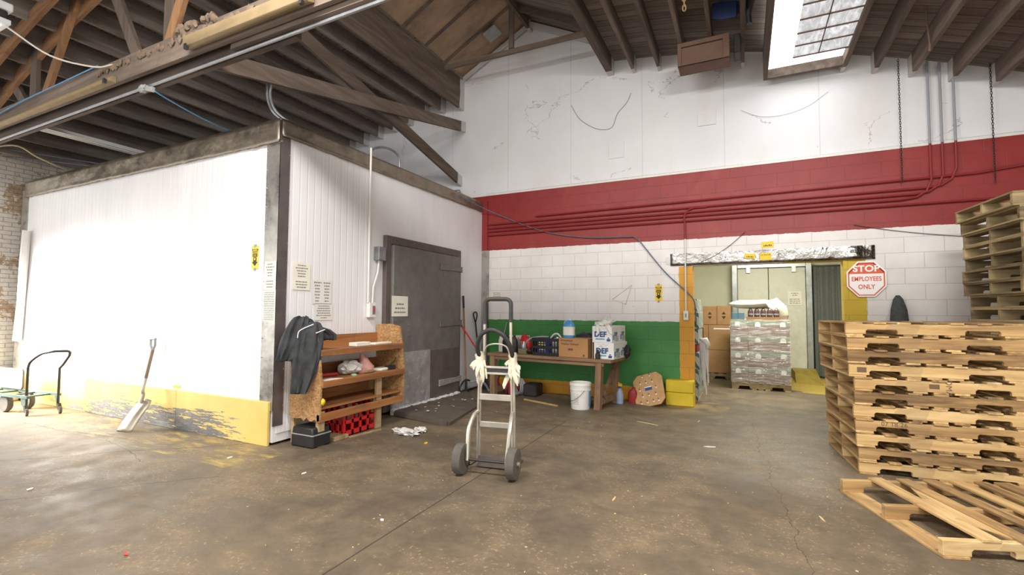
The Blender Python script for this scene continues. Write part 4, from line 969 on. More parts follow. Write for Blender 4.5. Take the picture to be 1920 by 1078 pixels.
tag(MB().cyl((-4.16, 3.78, .69), (-4.1, 3.97, .69), .02).build('screwdriver', M_DKRED), 'red handled screwdriver on the middle shelf behind the white sheet', 'tool')
tag(MB().lathe([(.035, 0), (.035, .008), (.02, .02)], (-3.97, 4.09, .667)).build('green_disc', flat(150, 190, 150)), 'small pale green cap on the middle shelf edge', 'cap')
tag(MB().blob((-3.90, 3.59, .46), (.02, .03, .035), .2, 3, 2, 2).build('tape_ball', M_YSIGN), 'small yellow lump stuck at the left end of the bottom shelf', 'tape')

# under the shelf unit
t = thing('tool_case', 'black plastic tool case on the floor under the left end of the shelf unit', 'tool case', (-4.08, 3.58, 0), R(0))
MB().box(-.17, .15, -.08, .16, .0, .13).build('case_body', M_BLACK, t, bevel=.015); MB().prism([(-.165, .125), (.145, .125), (.13, .2), (-.15, .2)], -.075, .155).build('lid', M_BLACK, t, bevel=.012)
MB().box(-.172, .152, -.083, .163, .12, .132).build('seam_strip', M_GREYT, t, bevel=.003)
t = thing('milk_crate', 'red plastic crate on the floor under the shelf unit', 'crate', (-4.16, 4.22, .015), R(0))
def crate(t, w, d, h, m, holes=3, sw=.016):
    fr = MB(); fr.box(-w/2, w/2, -d/2, d/2, 0, .012)
    for s_ in (-1, 1):
        for z0, z1 in ((0, .05), (h*.42, h*.55), (h-.05, h)):
            fr.box(-w/2, w/2, s_*d/2-.008, s_*d/2+.008, z0, z1); fr.box(s_*w/2-.008, s_*w/2+.008, -d/2, d/2, z0, z1)
        for k in range(holes+2):
            a = -1+2*k/(holes+1); fr.box(a*w/2*.97-sw, a*w/2*.97+sw, s_*d/2-.008, s_*d/2+.008, 0, h); fr.box(s_*w/2-.008, s_*w/2+.008, a*d/2*.97-sw, a*d/2*.97+sw, 0, h)
    fr.build('crate_body', m, t)
crate(t, .34, .5, .30, M_RED)
tag(MB().box(-4.14, -3.94, 3.80, 4.0, 0, .045).build('wood_block', M_STUD, bevel=.004), 'short pale wood offcut on the floor beside the black tool case', 'wood block')
tag(MB().bar((-3.93, 4.0, .008), (-3.86, 4.42, .008), .03, .014).build('wood_strip', M_STUD), 'thin wood slat on the floor in front of the red crate', 'wood slat')

# wooden ramp in front of the cooler door
t = thing('door_ramp', 'worn low plywood ramp in front of the cooler door', 'ramp', (0, 0, 0))
MB().add([(-4.26, 5.1, 0), (-3.25, 4.95, 0), (-3.55, 6.25, 0), (-4.26, 7.0, 0), (-4.26, 5.1, .07), (-3.25, 4.95, .045), (-3.55, 6.25, .02), (-4.26, 7.0, .05)], [(3, 2, 1, 0), (4, 5, 6, 7), (0, 1, 5, 4), (1, 2, 6, 5), (2, 3, 7, 6), (3, 0, 4, 7)]).build('ramp_deck', M_RAMP, t)
MB().bar((-4.2, 5.08, .035), (-3.27, 4.93, .025), .03, .05).build('edge_batten', M_RAMP, t)
m = MB(); rs = random.Random(3)
for k in range(16): m.blob((-4.1+rs.random()*.45, 5.2+rs.random()*1.1, .075), (.006+.016*rs.random(), .008+.018*rs.random(), .004), .6, 3, k, 1)
tag(m.build('ice_scraps', M_ICE), 'scattered white frost scraps on the ramp by the cooler door', 'frost', kind='stuff')

# ------------------------------------------------------------------ long tools by the cooler side
def lean(name, lab, cat, p0, p1, r, m, n=10): return tag(MB().tube([p0, p1], r, n).build(name, m), lab, cat)
t = thing('floor_scraper', 'long wooden handled floor squeegee with dark grip against the cooler side', 'squeegee', (0, 0, 0))
MB().tube([(-4.30, 7.05, .17), (-4.345, 7.02, 1.45)], .014, 10).build('handle', M_HANDLE, t); MB().tube([(-4.345, 7.02, 1.45), (-4.352, 7.015, 1.66)], .018, 10).build('grip', M_BLKGRIP, t)
m = MB(); m.tube(bez([(-4.30, 6.83, .03), (-4.29, 6.86, .14), (-4.29, 6.95, .21), (-4.3, 7.05, .22), (-4.29, 7.15, .2)]), .014); m.bar((-4.28, 6.8, .03), (-4.28, 7.12, .05), .02, .03); m.cyl((-4.3, 7.05, .05), (-4.3, 7.05, .24), .02)
m.build('head_bracket', M_DSTEEL, t); MB().tube(bez([(-4.22, 7.05, .19), (-4.15, 7.15, .2), (-4.05, 7.25, .15), (-4.0, 7.32, .02)]), .02, 8).build('blade', M_GREYT, t)
t = thing('red_pole', 'red and black pole leaning low against the cooler side wall', 'pole', (0, 0, 0))
MB().tube([(-4.34, 6.78, 1.27), (-4.29, 6.87, 1.15)], .018, 10).build('grip', M_BLKGRIP, t); MB().tube([(-4.29, 6.87, 1.15), (-3.72, 7.36, .02)], .014, 10).build('shaft', M_RED, t)
t = thing('black_shovel', 'black D handled shovel leaning beside the steel corner trim', 'shovel', (0, 0, 0))
MB().tube(bez([(-4.33, 7.40, 1.19), (-4.33, 7.34, 1.3), (-4.335, 7.34, 1.36), (-4.335, 7.40, 1.38), (-4.335, 7.45, 1.36), (-4.33, 7.45, 1.3), (-4.33, 7.40, 1.19)]), .013, 8).build('grip', M_BLACK, t)
MB().tube([(-4.33, 7.40, 1.19), (-4.26, 7.46, .35)], .015, 8).build('shaft', M_BLACK, t)
MB().loft([((-4.26, 7.46, .4), .03, .01, (0, 0, -1)), ((-4.22, 7.47, .28), .1, .012, (.1, 0, -1)), ((-4.15, 7.48, .02), .1, .01, (.2, 0, -1))], 14).build('blade', M_BLACK, t)
t = thing('yellow_tip_pole', 'thin dark pole with a yellow tip behind the hand truck handle', 'pole', (0, 0, 0))
MB().tube([(-4.2, 7.60, .0), (-4.24, 7.68, 1.55)], .01, 8).build('shaft', M_DSTEEL, t); MB().tube([(-4.24, 7.68, 1.55), (-4.241, 7.682, 1.68)], .012, 8).build('tip', M_YSIGN, t)
lean('clear_tube', 'pale plastic tube leaning on the green wall behind the workbench', 'tube', (-4.06, 7.5, .01), (-3.86, 7.71, 1.2), .012, M_GREYT)

# ------------------------------------------------------------------ workbench and what stands on it
BR = R(-6.5); BO = Vector((-3.78, 6.88, 0)); BU = Vector((math.cos(BR), math.sin(BR), 0)); BV = Vector((-math.sin(BR), math.cos(BR), 0))
BT = .72
def bp(u, v, z=BT): return BO + BU*u + BV*v + Vector((0, 0, z))
t = thing('workbench', 'brown timber workbench along the green wall', 'workbench', BO, BR)
for v0, v1 in ((0, .27), (.275, .545), (.55, .82)): MB().box(-.02, 2.1, v0, v1, BT-.045, BT).build('top_plank', M_BENCH, t, bevel=.004)
MB().box(.02, 1.98, .03, .07, BT-.10, BT-.045).build('apron', M_BENCH, t); MB().box(.02, 1.98, .72, .76, BT-.12, BT-.045).build('apron', M_BENCH, t)
for u_, s_ in ((.02, 0), (1.86, 1)):
    a = MB(); a.bar((u_+.05-.03*s_, .06, 0), (u_+.05, .06, BT-.045), .09, .1, (0, 1, 0)); a.build('leg', M_BENCHZ, t, bevel=.004)
    a = MB(); a.bar((u_+.05, .72, 0), (u_+.05, .70, BT-.045), .09, .09, (0, 1, 0)); a.build('leg', M_BENCHZ, t, bevel=.004)
    MB().bar((u_+.05, .1, .12), (u_+.05, .68, .12), .05, .09).build('stretcher', M_BENCH, t)
MB().bar((1.93, .16, .16), (1.93, .64, .62), .04, .07).build('side_brace', M_BENCH, t)

def carton(name, lab, u, v, w, d, h, m, z=BT, cat='box', group=None, rz=0):
    t = thing(name, lab, cat, bp(u, v, z), BR+rz, group); MB().box(0, w, 0, d, 0, h).build('carton', m, t, bevel=.004); return t
t = carton('cardboard_box', 'kraft cardboard box of windshield washer solvent on the workbench', 1.24, .08, .48, .3, .28, M_KRAFT)
text('lettering', 'Windshield', .042, M_KRAFTD, t, (.135, -.001, .245), bold=.001); text('lettering', 'Washer Solvent', .042, M_KRAFTD, t, (.19, -.001, .195), bold=.001)
MB().box(.16, .24, -.0008, .001, .1, .13).box(.40, .43, -.0008, .001, .02, .05).build('printed_marks', M_KRAFTD, t); MB().box(-.001, .481, .13, .17, .278, .2815).build('tape', M_TAN, t)
for i in range(3):
    q = thing('folded_carton', 'flattened brown carton standing on edge right of the solvent box, ' + ['leftmost', 'middle', 'rightmost'][i], 'folded box', bp(1.735+.03*i, .10+.02*i), BR+R(2-i*2))
    MB().box(0, .018, 0, .28, 0, .28-.01*i).build('board', M_KRAFT2 if i % 2 else M_KRAFTD, q)
def jug(lab, loc, rz, h, mbody, mtop, name='jug', label=True, handle=True, cap=M_LID, w=.08, d=.055, group=None):
    t = thing(name, lab, 'jug', loc, rz, group)
    MB().loft([((0, 0, 0), w*.92, d*.92, (0, 0, 1)), ((0, 0, .012), w, d, (0, 0, 1)), ((0, 0, h*.62), w, d, (0, 0, 1)), ((0, 0, h*.74), w*.85, d*.85, (0, 0, 1)), ((.01, 0, h*.86), w*.45, d*.55, (0, 0, 1)), ((.015, 0, h*.92), w*.28, w*.28, (0, 0, 1))], 24, power=3.2).build('jug_body', mbody, t)
    MB().cyl((.015, 0, h*.92), (.015, 0, h), w*.3, None, 14).build('cap', cap, t)
    if handle: MB().tube(bez([(-.02, 0, h*.9), (-w*.75, 0, h*.84), (-w*.92, 0, h*.66)]), .011, 8).build('handle', mtop, t)
    if label: MB().loft([((0, 0, h*.14), w*1.01, d*1.02, (0, 0, 1)), ((0, 0, h*.58), w*1.01, d*1.02, (0, 0, 1))], 24, power=3.2).build('label', M_PAPER, t)
    return t
jug('blue washer fluid jug with white label standing on the cardboard box', bp(1.36, .2, BT+.281), BR, .29, M_BLUELIQ, M_BLUETOP, w=.088)
# DEF cartons
def defbox(lab, u, v, z, dz=0):
    t = carton('fluid_carton', lab, u, v, .30, .28, .235, M_DEFW, z, 'box', 'white DEF cartons on the workbench', dz)
    text('lettering', 'DEF', .105, M_DEFB, t, (.125, -.001, .115), bold=.005); text('lettering', 'DEF', .07, M_DEFB, t, (.301, .15, .12), rot=(PI/2, 0, PI/2), bold=.003)
    MB().box(.05, .19, -.0008, .001, .04, .06).build('printed_panel', M_DEFT, t); MB().box(.301-.0015, .3008, .03, .1, .04, .11).build('printed_panel', M_DEFT, t); MB().box(.08, .14, -.0008, .001, .175, .182).build('printed_panel', M_DEFT, t)
    m = MB(); m.box(.22, .275, -.0008, .001, .02, .055); m.box(.235, .26, -.0009, .001, .06, .075)
    for k in range(6): m.box(.3, .3008, .12, .26, .02+k*.013, .025+k*.013)
    m.build('printed_marks', M_DEFB, t)
    m = MB(); m.tube([(.05+.016*k, -.001, .205+.012*math.sin(k*1.3)) for k in range(12)], .002, 4); m.build('printed_outline', M_GREYINK, t); return t
defbox('white DEF carton at the workbench front, lower of the stack', 1.81, .09, BT); defbox('white DEF carton on top of the front stack, under the rag', 1.785, .09, BT+.236)
defbox('white DEF carton behind, on the workbench at its right end, lower', 1.80, .39, BT, R(-2)); defbox('white DEF carton behind, on top of the rear stack', 1.785, .39, BT+.236, R(2))
m = MB(); m.blob((*bp(1.9, .2, BT+.50),), (.1, .09, .045), .6, 3, 3); m.blob((*bp(1.97, .22, BT+.54),), (.08, .08, .05), .7, 3, 5)
m.loft([((*bp(2.0, .12, BT+.50),), .03, .012, (.5, -.2, -1)), ((*bp(2.05, .07, BT+.44),), .035, .01, (.3, 0, -1)), ((*bp(2.08, .06, BT+.37),), .02, .008, (0, 0, -1))], 12, 2, .01, 20)
m.loft([((*bp(1.86, .12, BT+.50),), .03, .012, (-.2, -.2, -1)), ((*bp(1.87, .07, BT+.43),), .03, .01, (0, 0, -1)), ((*bp(1.885, .07, BT+.36),), .012, .008, (0, 0, -1))], 12, 5, .01, 20)
tag(m.build('white_rag', M_RAG, smooth=80), 'crumpled white rag on top of the DEF cartons', 'rag')
tag(MB().box(0, .2, 0, .16, 0, .24).build('olive_box', M_OLIVE, loc=bp(1.86, .64, BT)), 'olive green box behind the DEF cartons on the workbench', 'box'); bpy.context.scene.collection.objects[-1].rotation_euler.z = BR
tag(MB().blob((*bp(2.13, .6, BT+.08),), (.05, .08, .1), .4, 2, 6).build('black_bag', M_BLACK), 'dark bag at the right end of the workbench behind the cartons', 'bag')
tag(MB().blob((*bp(1.50, .5, BT+.2),), (.2, .14, .15), .35, 3, 9).build('black_bag', M_BLACK), 'black plastic bag heaped behind the cardboard box', 'bag')
tag(MB().blob((*bp(1.74, .3, BT+.1),), (.05, .08, .1), .4, 3, 11).build('crumpled_wrapper', M_BAGW), 'crumpled pale wrapper between the flattened cartons and DEF cartons', 'wrapper')
t = thing('black_bottle', 'small black bottle in front of the lower DEF carton', 'bottle', bp(1.885, .05), BR)
MB().lathe([(.035, 0), (.036, .06), (.03, .08), (.014, .09)], n=16).build('bottle_body', M_BLACK, t); MB().lathe([(.018, .09), (.018, .13), (.01, .135)], n=12).build('cap', M_BLACK, t)
# black crate full of jugs with blue labels
t = thing('plastic_crate', 'black slatted plastic crate with hoses on the workbench', 'crate', bp(1.02, .22), BR); crate(t, .44, .32, .27, M_BLACK, 8, .006)
tag(MB().box(-.09, .09, -.09, .06, 0, .25).build('blue_carton', M_BLUE, loc=bp(.96, .165, BT+.014), bevel=.01), 'blue product carton showing through the black crate', 'box')
pc = bpy.context.scene.collection.objects[-1]; pc.rotation_euler.z = BR
m = MB()
for k, (a, b) in enumerate(((-.05, .05), (-.06, .06), (-.055, .06), (-.04, .05))): m.box(a, b, -.1, -.088, .18-k*.035, .192-k*.035)
m.build('printed_lines', M_YSIGN, pc)
jug('white jug inside the right side of the black crate', bp(1.13, .24, BT+.014), BR, .27, M_WHITEP, M_WHITEP, w=.07, label=False)
tag(MB().tube(bez([tuple(bp(.6, .2, BT+.03)), tuple(bp(.62, .15, BT+.16)), tuple(bp(.72, .14, BT+.25)), tuple(bp(.85, .2, BT+.28)), tuple(bp(.98, .25, BT+.28))]), .013, 8).build('grey_hose', M_GREYT), 'pale grey hose curling from the bench into the black crate', 'hose')
tag(MB().tube(bez([tuple(bp(1.02, .25, BT+.26)), tuple(bp(1.08, .24, BT+.32)), tuple(bp(1.15, .24, BT+.33)), tuple(bp(1.2, .26, BT+.27))]), .014, 8).build('grey_hose', M_BAGW), 'white hose loop rising out of the black crate', 'hose')
# the clutter left of the crate
t = carton('parts_box', 'low white box at the back of the workbench behind the jugs', .02, .58, .32, .2, .26, M_DEFW); MB().box(.05, .27, -.0008, .001, .15, .2).build('printed_panel', M_GREYINK, t)
jug('white jug with blue trim at the left end of the workbench', bp(.06, .35), BR, .3, M_WHITEP, M_WHITEP, w=.075, label=False, cap=M_BLUE)
for i, (u_, v_) in enumerate(((.22, .22), (.36, .2))):
    jug('black oil jug ' + ['left', 'right'][i] + ' of the pair on the workbench', bp(u_, v_), BR+R(20*i), .29, M_BLACK, M_BLACK, w=.072, label=False, cap=M_BLACK)
jug('yellow edged grey jug behind the black oil jugs', bp(.33, .37), BR, .26, M_GREYT, M_YSIGN, w=.05, label=False, cap=M_YSIGN)
jug('red plastic jug beside the black crate', bp(.52, .36), BR, .27, M_RED, M_RED, w=.08, label=False, cap=M_DKRED)
jug('red jug at the back left of the black crate, with white label', bp(.38, .52), BR, .30, M_RED, M_RED, w=.07, label=True, cap=M_RED)
t = thing('water_bottle', 'clear water bottle with blue label among the red jugs', 'bottle', bp(.56, .2), BR)
MB().lathe([(.03, 0), (.032, .02), (.032, .12), (.02, .16), (.012, .175)], n=16).build('bottle_body', M_BAGW, t); MB().lathe([(.033, .06), (.033, .11)], n=16).build('label', M_CBLUE, t); MB().lathe([(.014, .175), (.014, .195)], n=12).build('cap', M_LID, t)
tag(MB().box(0, .16, 0, .12, 0, .085).build('small_battery', M_OLIVE, loc=bp(.52, .08), bevel=.008), 'small olive box at the bench front beside the black jugs', 'box')
tag(MB().tube(bez([tuple(bp(.66, .12, BT+.02)), tuple(bp(.70, .1, BT+.06)), tuple(bp(.74, .12, BT+.05)), tuple(bp(.72, .16, BT+.02))]), .02, 8).build('dark_hose', M_BLACK), 'short dark hose end on the bench left of the black crate', 'hose')
tag(MB().box(-.001, .001, 0, .001, 0, .001).add([(*bp(.62, -.03, BT-.04),), (*bp(.63, -.03, BT-.04),), (*bp(.63, -.03, BT+.06),), (*bp(.62, -.03, BT+.06),)], [(0, 1, 2, 3)]).build('cable_end', M_BLACK), 'x', 'cable') if False else None

# under and beside the bench
t = thing('bucket', 'white plastic bucket with wire handle in front of the workbench', 'bucket', (-2.16, 6.72, 0), R(10))
MB().lathe([(.132, 0), (.135, .01), (.148, .27), (.153, .27), (.153, .285), (.149, .286), (.151, .335), (.158, .335), (.158, .36), (.155, .375), (.148, .375), (.145, .34), (.13, .02), (.0, .018)], n=32).build('bucket_body', M_WHITEP, t)
MB().tube(bez([(-.156, 0, .30), (-.165, -.09, .16), (-.10, -.16, .13), (.0, -.165, .19), (.08, -.15, .28)]), .003, 6).build('wire_handle', M_DSTEEL, t)
m = MB(); 
for k in range(8): 
    a0 = -PI/2-.6; rr = .140+.013*(.08+k*.018)/.27
    m.add([(rr*1.004*math.cos(a), rr*1.004*math.sin(a), z) for a, z in ((a0, .08+k*.02), (a0+.55, .08+k*.02), (a0+.55, .085+k*.02), (a0, .085+k*.02))], [(0, 1, 2, 3)])
m.build('printed_lines', M_GREYINK, t)
m = MB(); ks = [(-.52+.07*j) for j in range(7)]
m.add([(.1475*math.cos(a), .1475*math.sin(a), .05) for a in ks] + [(.1525*math.cos(a), .1525*math.sin(a), .26) for a in ks], [(j, j+1, j+8, j+7) for j in range(6)]); m.build('blue_stripe', M_CBLUE, t)
tag(MB().bar((-3.15, 6.93, .012), (-2.5, 6.68, .012), .03, .02).build('wood_stick', M_STICK), 'thin pale wooden stick on the floor in front of the workbench', 'stick')
t = thing('spray_bottle', 'spray bottle with yellow trigger beside the workbench leg', 'bottle', (-1.74, 7.36, 0), R(-10))
MB().lathe([(.055, 0), (.057, .02), (.055, .15), (.04, .2), (.018, .235)], n=18).build('bottle_body', flat(150, 165, 190, .3), t); MB().lathe([(.02, .23), (.022, .26)], n=12).build('collar', M_BLUE, t)
MB().box(-.05, .035, -.015, .015, .26, .30).bar((-.02, 0, .27), (-.045, 0, .22), .012, .012).bar((.0, 0, .3), (-.05, 0, .33), .015, .015).build('trigger', M_YSIGN, t)
jug('red can standing behind the peg board', (-1.57, 7.50, 0), 0, .24, M_DKRED, M_DKRED, w=.07, label=False, handle=False, cap=M_DKRED, name='red_can')
t = thing('peg_board', 'tan octagonal peg board leaning against the green wall', 'board', (-1.33, 7.36, 0), R(-14))
t.rotation_euler = (R(-21), R(-18), R(-12)); t.location.x = -1.27
bw, bh, cc = .24, .5, .08
MB().prism([(-bw+cc, 0), (bw-cc, 0), (bw, cc), (bw, bh-cc), (bw-cc, bh), (-bw+cc, bh), (-bw, bh-cc), (-bw, cc)], -.01, .01).build('board', M_OSB if False else flat(192, 152, 104, .7, 0, .12, 9), t, bevel=.003)
m = MB(); hk = MB()
for r_, xs_ in enumerate(((-.14, -.04, .06, .14), (-.1, .0, .11), (-.14, .13), (-.12, -.02, .08), (-.07, .05))):
    for x in xs_:
        z = .06+r_*.1; m.cyl((x, -.009, z), (x, -.014, z), .012, None, 10); hk.tube([(x, -.012, z+.01), (x, -.03, z+.02), (x, -.032, z+.035)], .004, 6)
m.build('eyelets', M_LID, t); hk.build('hooks', M_DSTEEL, t)
MB().box(-.055, .06, -.0125, -.009, .24, .285).build('blue_sticker', M_BLUE, t); MB().box(-.06, .055, -.0125, -.009, .285, .3).build('white_sticker', M_LID, t)
t = thing('yellow_block', 'yellow painted concrete block pier at the foot of the left jamb', 'block', (-.89, 7.63, 0))
MB().box(-.2, .2, -.09, .09, 0, .195).build('block', M_CEMENT, t, bevel=.012); MB().box(-.2, .2, -.09, .09, .199, .38).build('block', M_CEMENT, t, bevel=.012)
# clutter under the bench's left end
t = thing('hose_coil', 'coil of pale hose under the left end of the workbench', 'hose', bp(.28, .42, 0), R(60))
for k in range(4): MB().tube([(.03*k, .13*math.cos(a), .14+.13*math.sin(a)) for a in [2*PI*j/24 for j in range(24)]], .012, 6, True).build('hose_loop', M_GREYT, t)
t = thing('red_trolley', 'red steel hand truck lying under the left end of the workbench', 'trolley', bp(.12, .2, 0), BR)
MB().tube([(-.08, 0, .02), (-.06, .02, .3), (.05, .1, .48), (.2, .25, .1)], .016, 8).build('frame_tube', M_DKRED, t); MB().tube([(-.02, .2, .02), (.0, .22, .3), (.15, .3, .45)], .016, 8).build('frame_tube', M_DKRED, t)
MB().lathe([(.04, -.02), (.075, -.022), (.075, .022), (.04, .02)], (.1, .12, .076), (1, 0, 0), 18).build('wheel', M_BLACK, t)
tag(MB().box(0, .07, 0, .03, 0, .25).build('red_plate', M_DKRED, loc=bp(.36, .06, 0)), 'red upright plate standing under the workbench beside its left leg', 'plate')
tag(MB().box(0, .24, 0, .3, 0, .2).build('dark_box', M_DSTEEL, loc=bp(.42, .4, 0), bevel=.02), 'dark box in the shade under the workbench near the hose coil', 'box')

# ------------------------------------------------------------------ room beyond the doorway
t = thing('freezer_door', 'large off-white sliding freezer door with steel frame in the back room', 'door', (-.25, 12.2, .10))
MB().box(.12, .74, -.05, .1, .06, 2.3).build('door_leaf', M_COLD, t, bevel=.006); MB().box(.752, 1.46, -.05, .1, .06, 2.3).build('door_leaf', M_COLD, t, bevel=.006)
m = MB(); m.box(0, .115, -.08, .12, 0, 2.42); m.box(1.465, 1.58, -.08, .12, 0, 2.42); m.box(.115, 1.465, -.08, .12, 2.31, 2.42); m.build('door_frame', M_COLDF, t, bevel=.008)
for x in (.3, 1.2): MB().box(x, x+.08, -.11, -.05, 2.2, 2.36).build('hanger', M_COLDF, t)
MB().box(.01, 1.57, -.07, .1, -.09, .0).build('sill', M_DFRAME, t)
notice('grey framed paper notice on the off-white freezer door', (1.0, 12.145, 1.72), 0, .26, .3, [.6, .4, 0, .9, .9, .9], big=2)
t = thing('strip_curtain', 'dark clear plastic strip curtain beside the freezer door', 'strip curtain', (1.35, 12.25, 0))
MB().box(0, .62, .0, .06, 2.36, 2.44).build('rail', M_DSTEEL, t)
for k in range(11):
    x = .02+k*.055; MB().loft([((x+.03, -.02+.02*(k % 2), 2.4), .036, .008, (0, 0, -1)), ((x+.03+.01*math.sin(k), -.03+.02*(k % 2), 1.2), .034, .012, (0, 0, -1)), ((x+.03, -.02+.03*math.sin(k*2.), .03), .036, .006, (0, 0, -1))], 10).build('strip', M_STRIPC, t)
struct('wall_opening_shade', MB().box(1.35, 2.0, 12.36, 12.4, 0, 2.4), M_DSTEEL)  # dark slab; its colour stands in for shade in the opening behind the strips
t = thing('dock_ramp', 'yellow painted wedge ramp at the foot of the freezer door', 'ramp', (0, 0, 0))
MB().add([(.9, 11.1, 0), (1.35, 10.9, 0), (1.35, 12.1, 0), (.9, 12.1, 0), (.9, 12.1, .2), (1.35, 12.1, .2), (.9, 11.3, .2)], [(0, 3, 2, 1), (0, 1, 6), (6, 1, 5, 4), (1, 2, 5), (2, 3, 4, 5), (3, 0, 6, 4)]).build('ramp_body', M_YRAMP, t)

WP = Vector((-.23, 9.75, 0))
p = pallet('wooden pallet under the plastic wrapped cartons in the back room', 21, M_GRYX, M_GRYY, None); p.location = WP + Vector((.0, .0, 0)); p.scale = (.78, 1, 1.1)
for r_ in range(4):
    for c_ in range(2):
        x0, x1 = ((0, .275), (.28, .94))[c_]
        if c_ and r_ % 2: pass
        t = thing('product_carton', 'green banded carton on the wrapped pallet, ' + ['bottom', 'second', 'third', 'top'][r_] + ' layer, ' + ['narrow left', 'wide right'][c_], 'carton', WP+Vector((x0, 0, .135+r_*.283)), 0, 'cartons on the wrapped pallet')
        MB().box(0, x1-x0, 0, .98, 0, .28).build('carton', M_CASE, t, bevel=.005); MB().box(-.001, x1-x0+.001, -.002, .98, .185, .275).build('printed_band', M_CASEG, t)
        for lx in ((.11,) if not c_ else (.16, .56)): MB().lathe([(.001, 0), (.045, .0), (.045, .003), (.001, .003)], (lx, -.003, .2), (0, -1, 0), 16).box(lx-.045, lx+.045, -.0045, -.002, .155, .2).build('logo', M_LID, t)
m = MB(); nx_ = 10; ring = [(-.015, -.015), (.955, -.015), (.965, 1.0), (-.015, 1.0)]
nz = 24; rings = []
for k in range(nz+1):
    z = .12+1.155*k/nz; rr = []
    for i in range(4):
        a, b = Vector(ring[i]), Vector(ring[(i+1) % 4])
        for j in range(8):
            q = a.lerp(b, j/8); w_ = .006*noise.noise(Vector((q.x*5, q.y*5, z*9))); rr.append(WP+Vector((q.x+w_, q.y-abs(w_), z)))
    rings.append(rr)
m.rings(rings, cap=False); tag(m.build('stretch_wrap', M_FILM, smooth=0), 'clear stretch film wound around the carton pallet in the back room', 'plastic wrap')
ztop = .135+4*.283+.003
tag(MB().box(.06, .62, .06, .32, 0, .05).build('bottle_tray', M_KRAFT2, loc=WP+Vector((.2, 0, ztop))), 'shallow brown tray holding bottles on the wrapped pallet', 'tray')
bt = None
for k in range(10):
    c_, r_ = k % 5, k//5
    lab = 'dark drink bottle in the ' + ['front', 'back'][r_] + ' row of the tray, ' + ['leftmost', 'second from left', 'middle', 'second from right', 'rightmost'][c_]
    loc = WP+Vector((.33+c_*.105, .1+.12*r_, ztop+.052))
    if bt is None:
        bt = thing('drink_bottle', lab, 'bottle', loc, 0, 'bottles in the tray on the wrapped pallet')
        MB().lathe([(.042, 0), (.045, .03), (.045, .1), (.03, .13), (.014, .15), (.014, .16)], n=14).build('bottle_body', flat(86, 62, 66, .25), bt); MB().lathe([(.0455, .035), (.0455, .06)], n=14).build('label', M_GREYT, bt)
    else: q = dup(bt, label=lab); q.location = loc
for k in range(2): tag(MB().box(0, .1, 0, .12, 0, .13).build('blue_pack', flat(88, 122, 142, .5), loc=WP+Vector((.02+.11*k, .05, ztop)), bevel=.004), ['left', 'right']['01'.index(str(k))]+' small blue grey pack at the left of the bottle tray', 'pack')
tag(MB().loft([((-.03, .2, ztop+.29), .04, .015, (1, 0, 0)), ((.03, .2, ztop+.28), .10, .045, (1, 0, 0)), ((.14, .2, ztop+.28), .14, .075, (1, 0, 0)), ((.35, .2, ztop+.285), .15, .085, (1, 0, 0)), ((.58, .2, ztop+.29), .15, .088, (1, 0, 0)), ((.72, .2, ztop+.265), .14, .085, (1, 0, -.35)), ((.81, .2, ztop+.18), .13, .07, (.6, 0, -1)), ((.84, .2, ztop+.08), .12, .05, (.1, 0, -1)), ((.85, .2, ztop+.01), .08, .03, (0, 0, -1))], 22, 4, .015, 8).build('rice_sack', M_SACK, loc=WP*1.0, smooth=80), 'cream sack slumped over the bottles on the wrapped pallet', 'sack')
# pallet of brown cartons further back
p = pallet('wooden pallet carrying brown cartons at the left of the back room', 22, M_GRYX, M_GRYY, None); p.location = (-1.3, 11.0, 0); p.scale = (.86, 1, 1)
for i, (x0, x1, z0, z1, lab) in enumerate([(-.80, -.28, .125, .60, 'large brown carton at the bottom of the rear pile'), (-.80, -.70, .605, 1.13, 'narrow brown carton in the middle of the rear pile'), (-.695, -.28, .605, 1.13, 'wide brown carton in the middle of the rear pile'),
                            (-.80, -.53, 1.135, 1.53, 'brown carton with a diamond mark, left of two on the rear pile'), (-.525, -.26, 1.135, 1.54, 'brown carton with a diamond mark, right of two on the rear pile'), (-1.30, -.81, .125, 1.05, 'tall brown carton hidden behind the case stack in the back room')]):
    t = thing('brown_carton', lab, 'carton', (x0, 11.0, z0), 0, 'brown cartons in the back room'); w_, h_ = x1-x0, z1-z0
    MB().box(0, w_, 0, .6, 0, h_).build('carton', M_KRAFT2, t, bevel=.006)
    if i in (3, 4): 
        MB().prism([(w_/2-.04, h_*.55), (w_/2+.04, h_*.55), (w_/2, h_*.7)], -.002, .001).prism([(w_/2-.04, h_*.45), (w_/2+.04, h_*.45), (w_/2, h_*.3)], -.002, .001).build('printed_mark', M_SIGNBLK, t)
    if i == 2: MB().box(.1, w_, -.003, 0, h_*.83, h_*.88).build('tape', M_BAGW, t)
# stack of printed cases against the jamb
hs = [.22, .26, .27, .12, .24, .27, .2]; z = .03; 
tag(MB().box(-.97, -.665, 7.98, 8.85, 0, .03).build('base_board', M_STUD), 'thin wooden board under the stack of printed cases', 'board')
for i, h in enumerate(hs):
    lab = 'printed drink case, ' + ['bottom', 'second', 'third', 'red fourth', 'fifth', 'sixth', 'topmost'][i] + ' of the stack behind the left jamb'
    t = thing('drink_case', lab, 'case', (-.96+.012*((i*7) % 3), 8.0, z), 0, 'drink cases stacked behind the jamb')
    MB().box(0, .29, 0, .8, 0, h-.004).build('case', M_DKRED if i == 3 else M_TEAL, t, bevel=.006); z += h
m = MB(); rs = random.Random(5)
m.loft([((-.655, 8.3, .98), .03, .03, (0, 0, -1)), ((-.58, 8.28, .96), .05, .03, (.6, 0, -.6)), ((-.53, 8.26, .88), .035, .025, (0, 0, -1)), ((-.545, 8.24, .80), .02, .012, (0, 0, -1))], 16, 3, .03, 16)
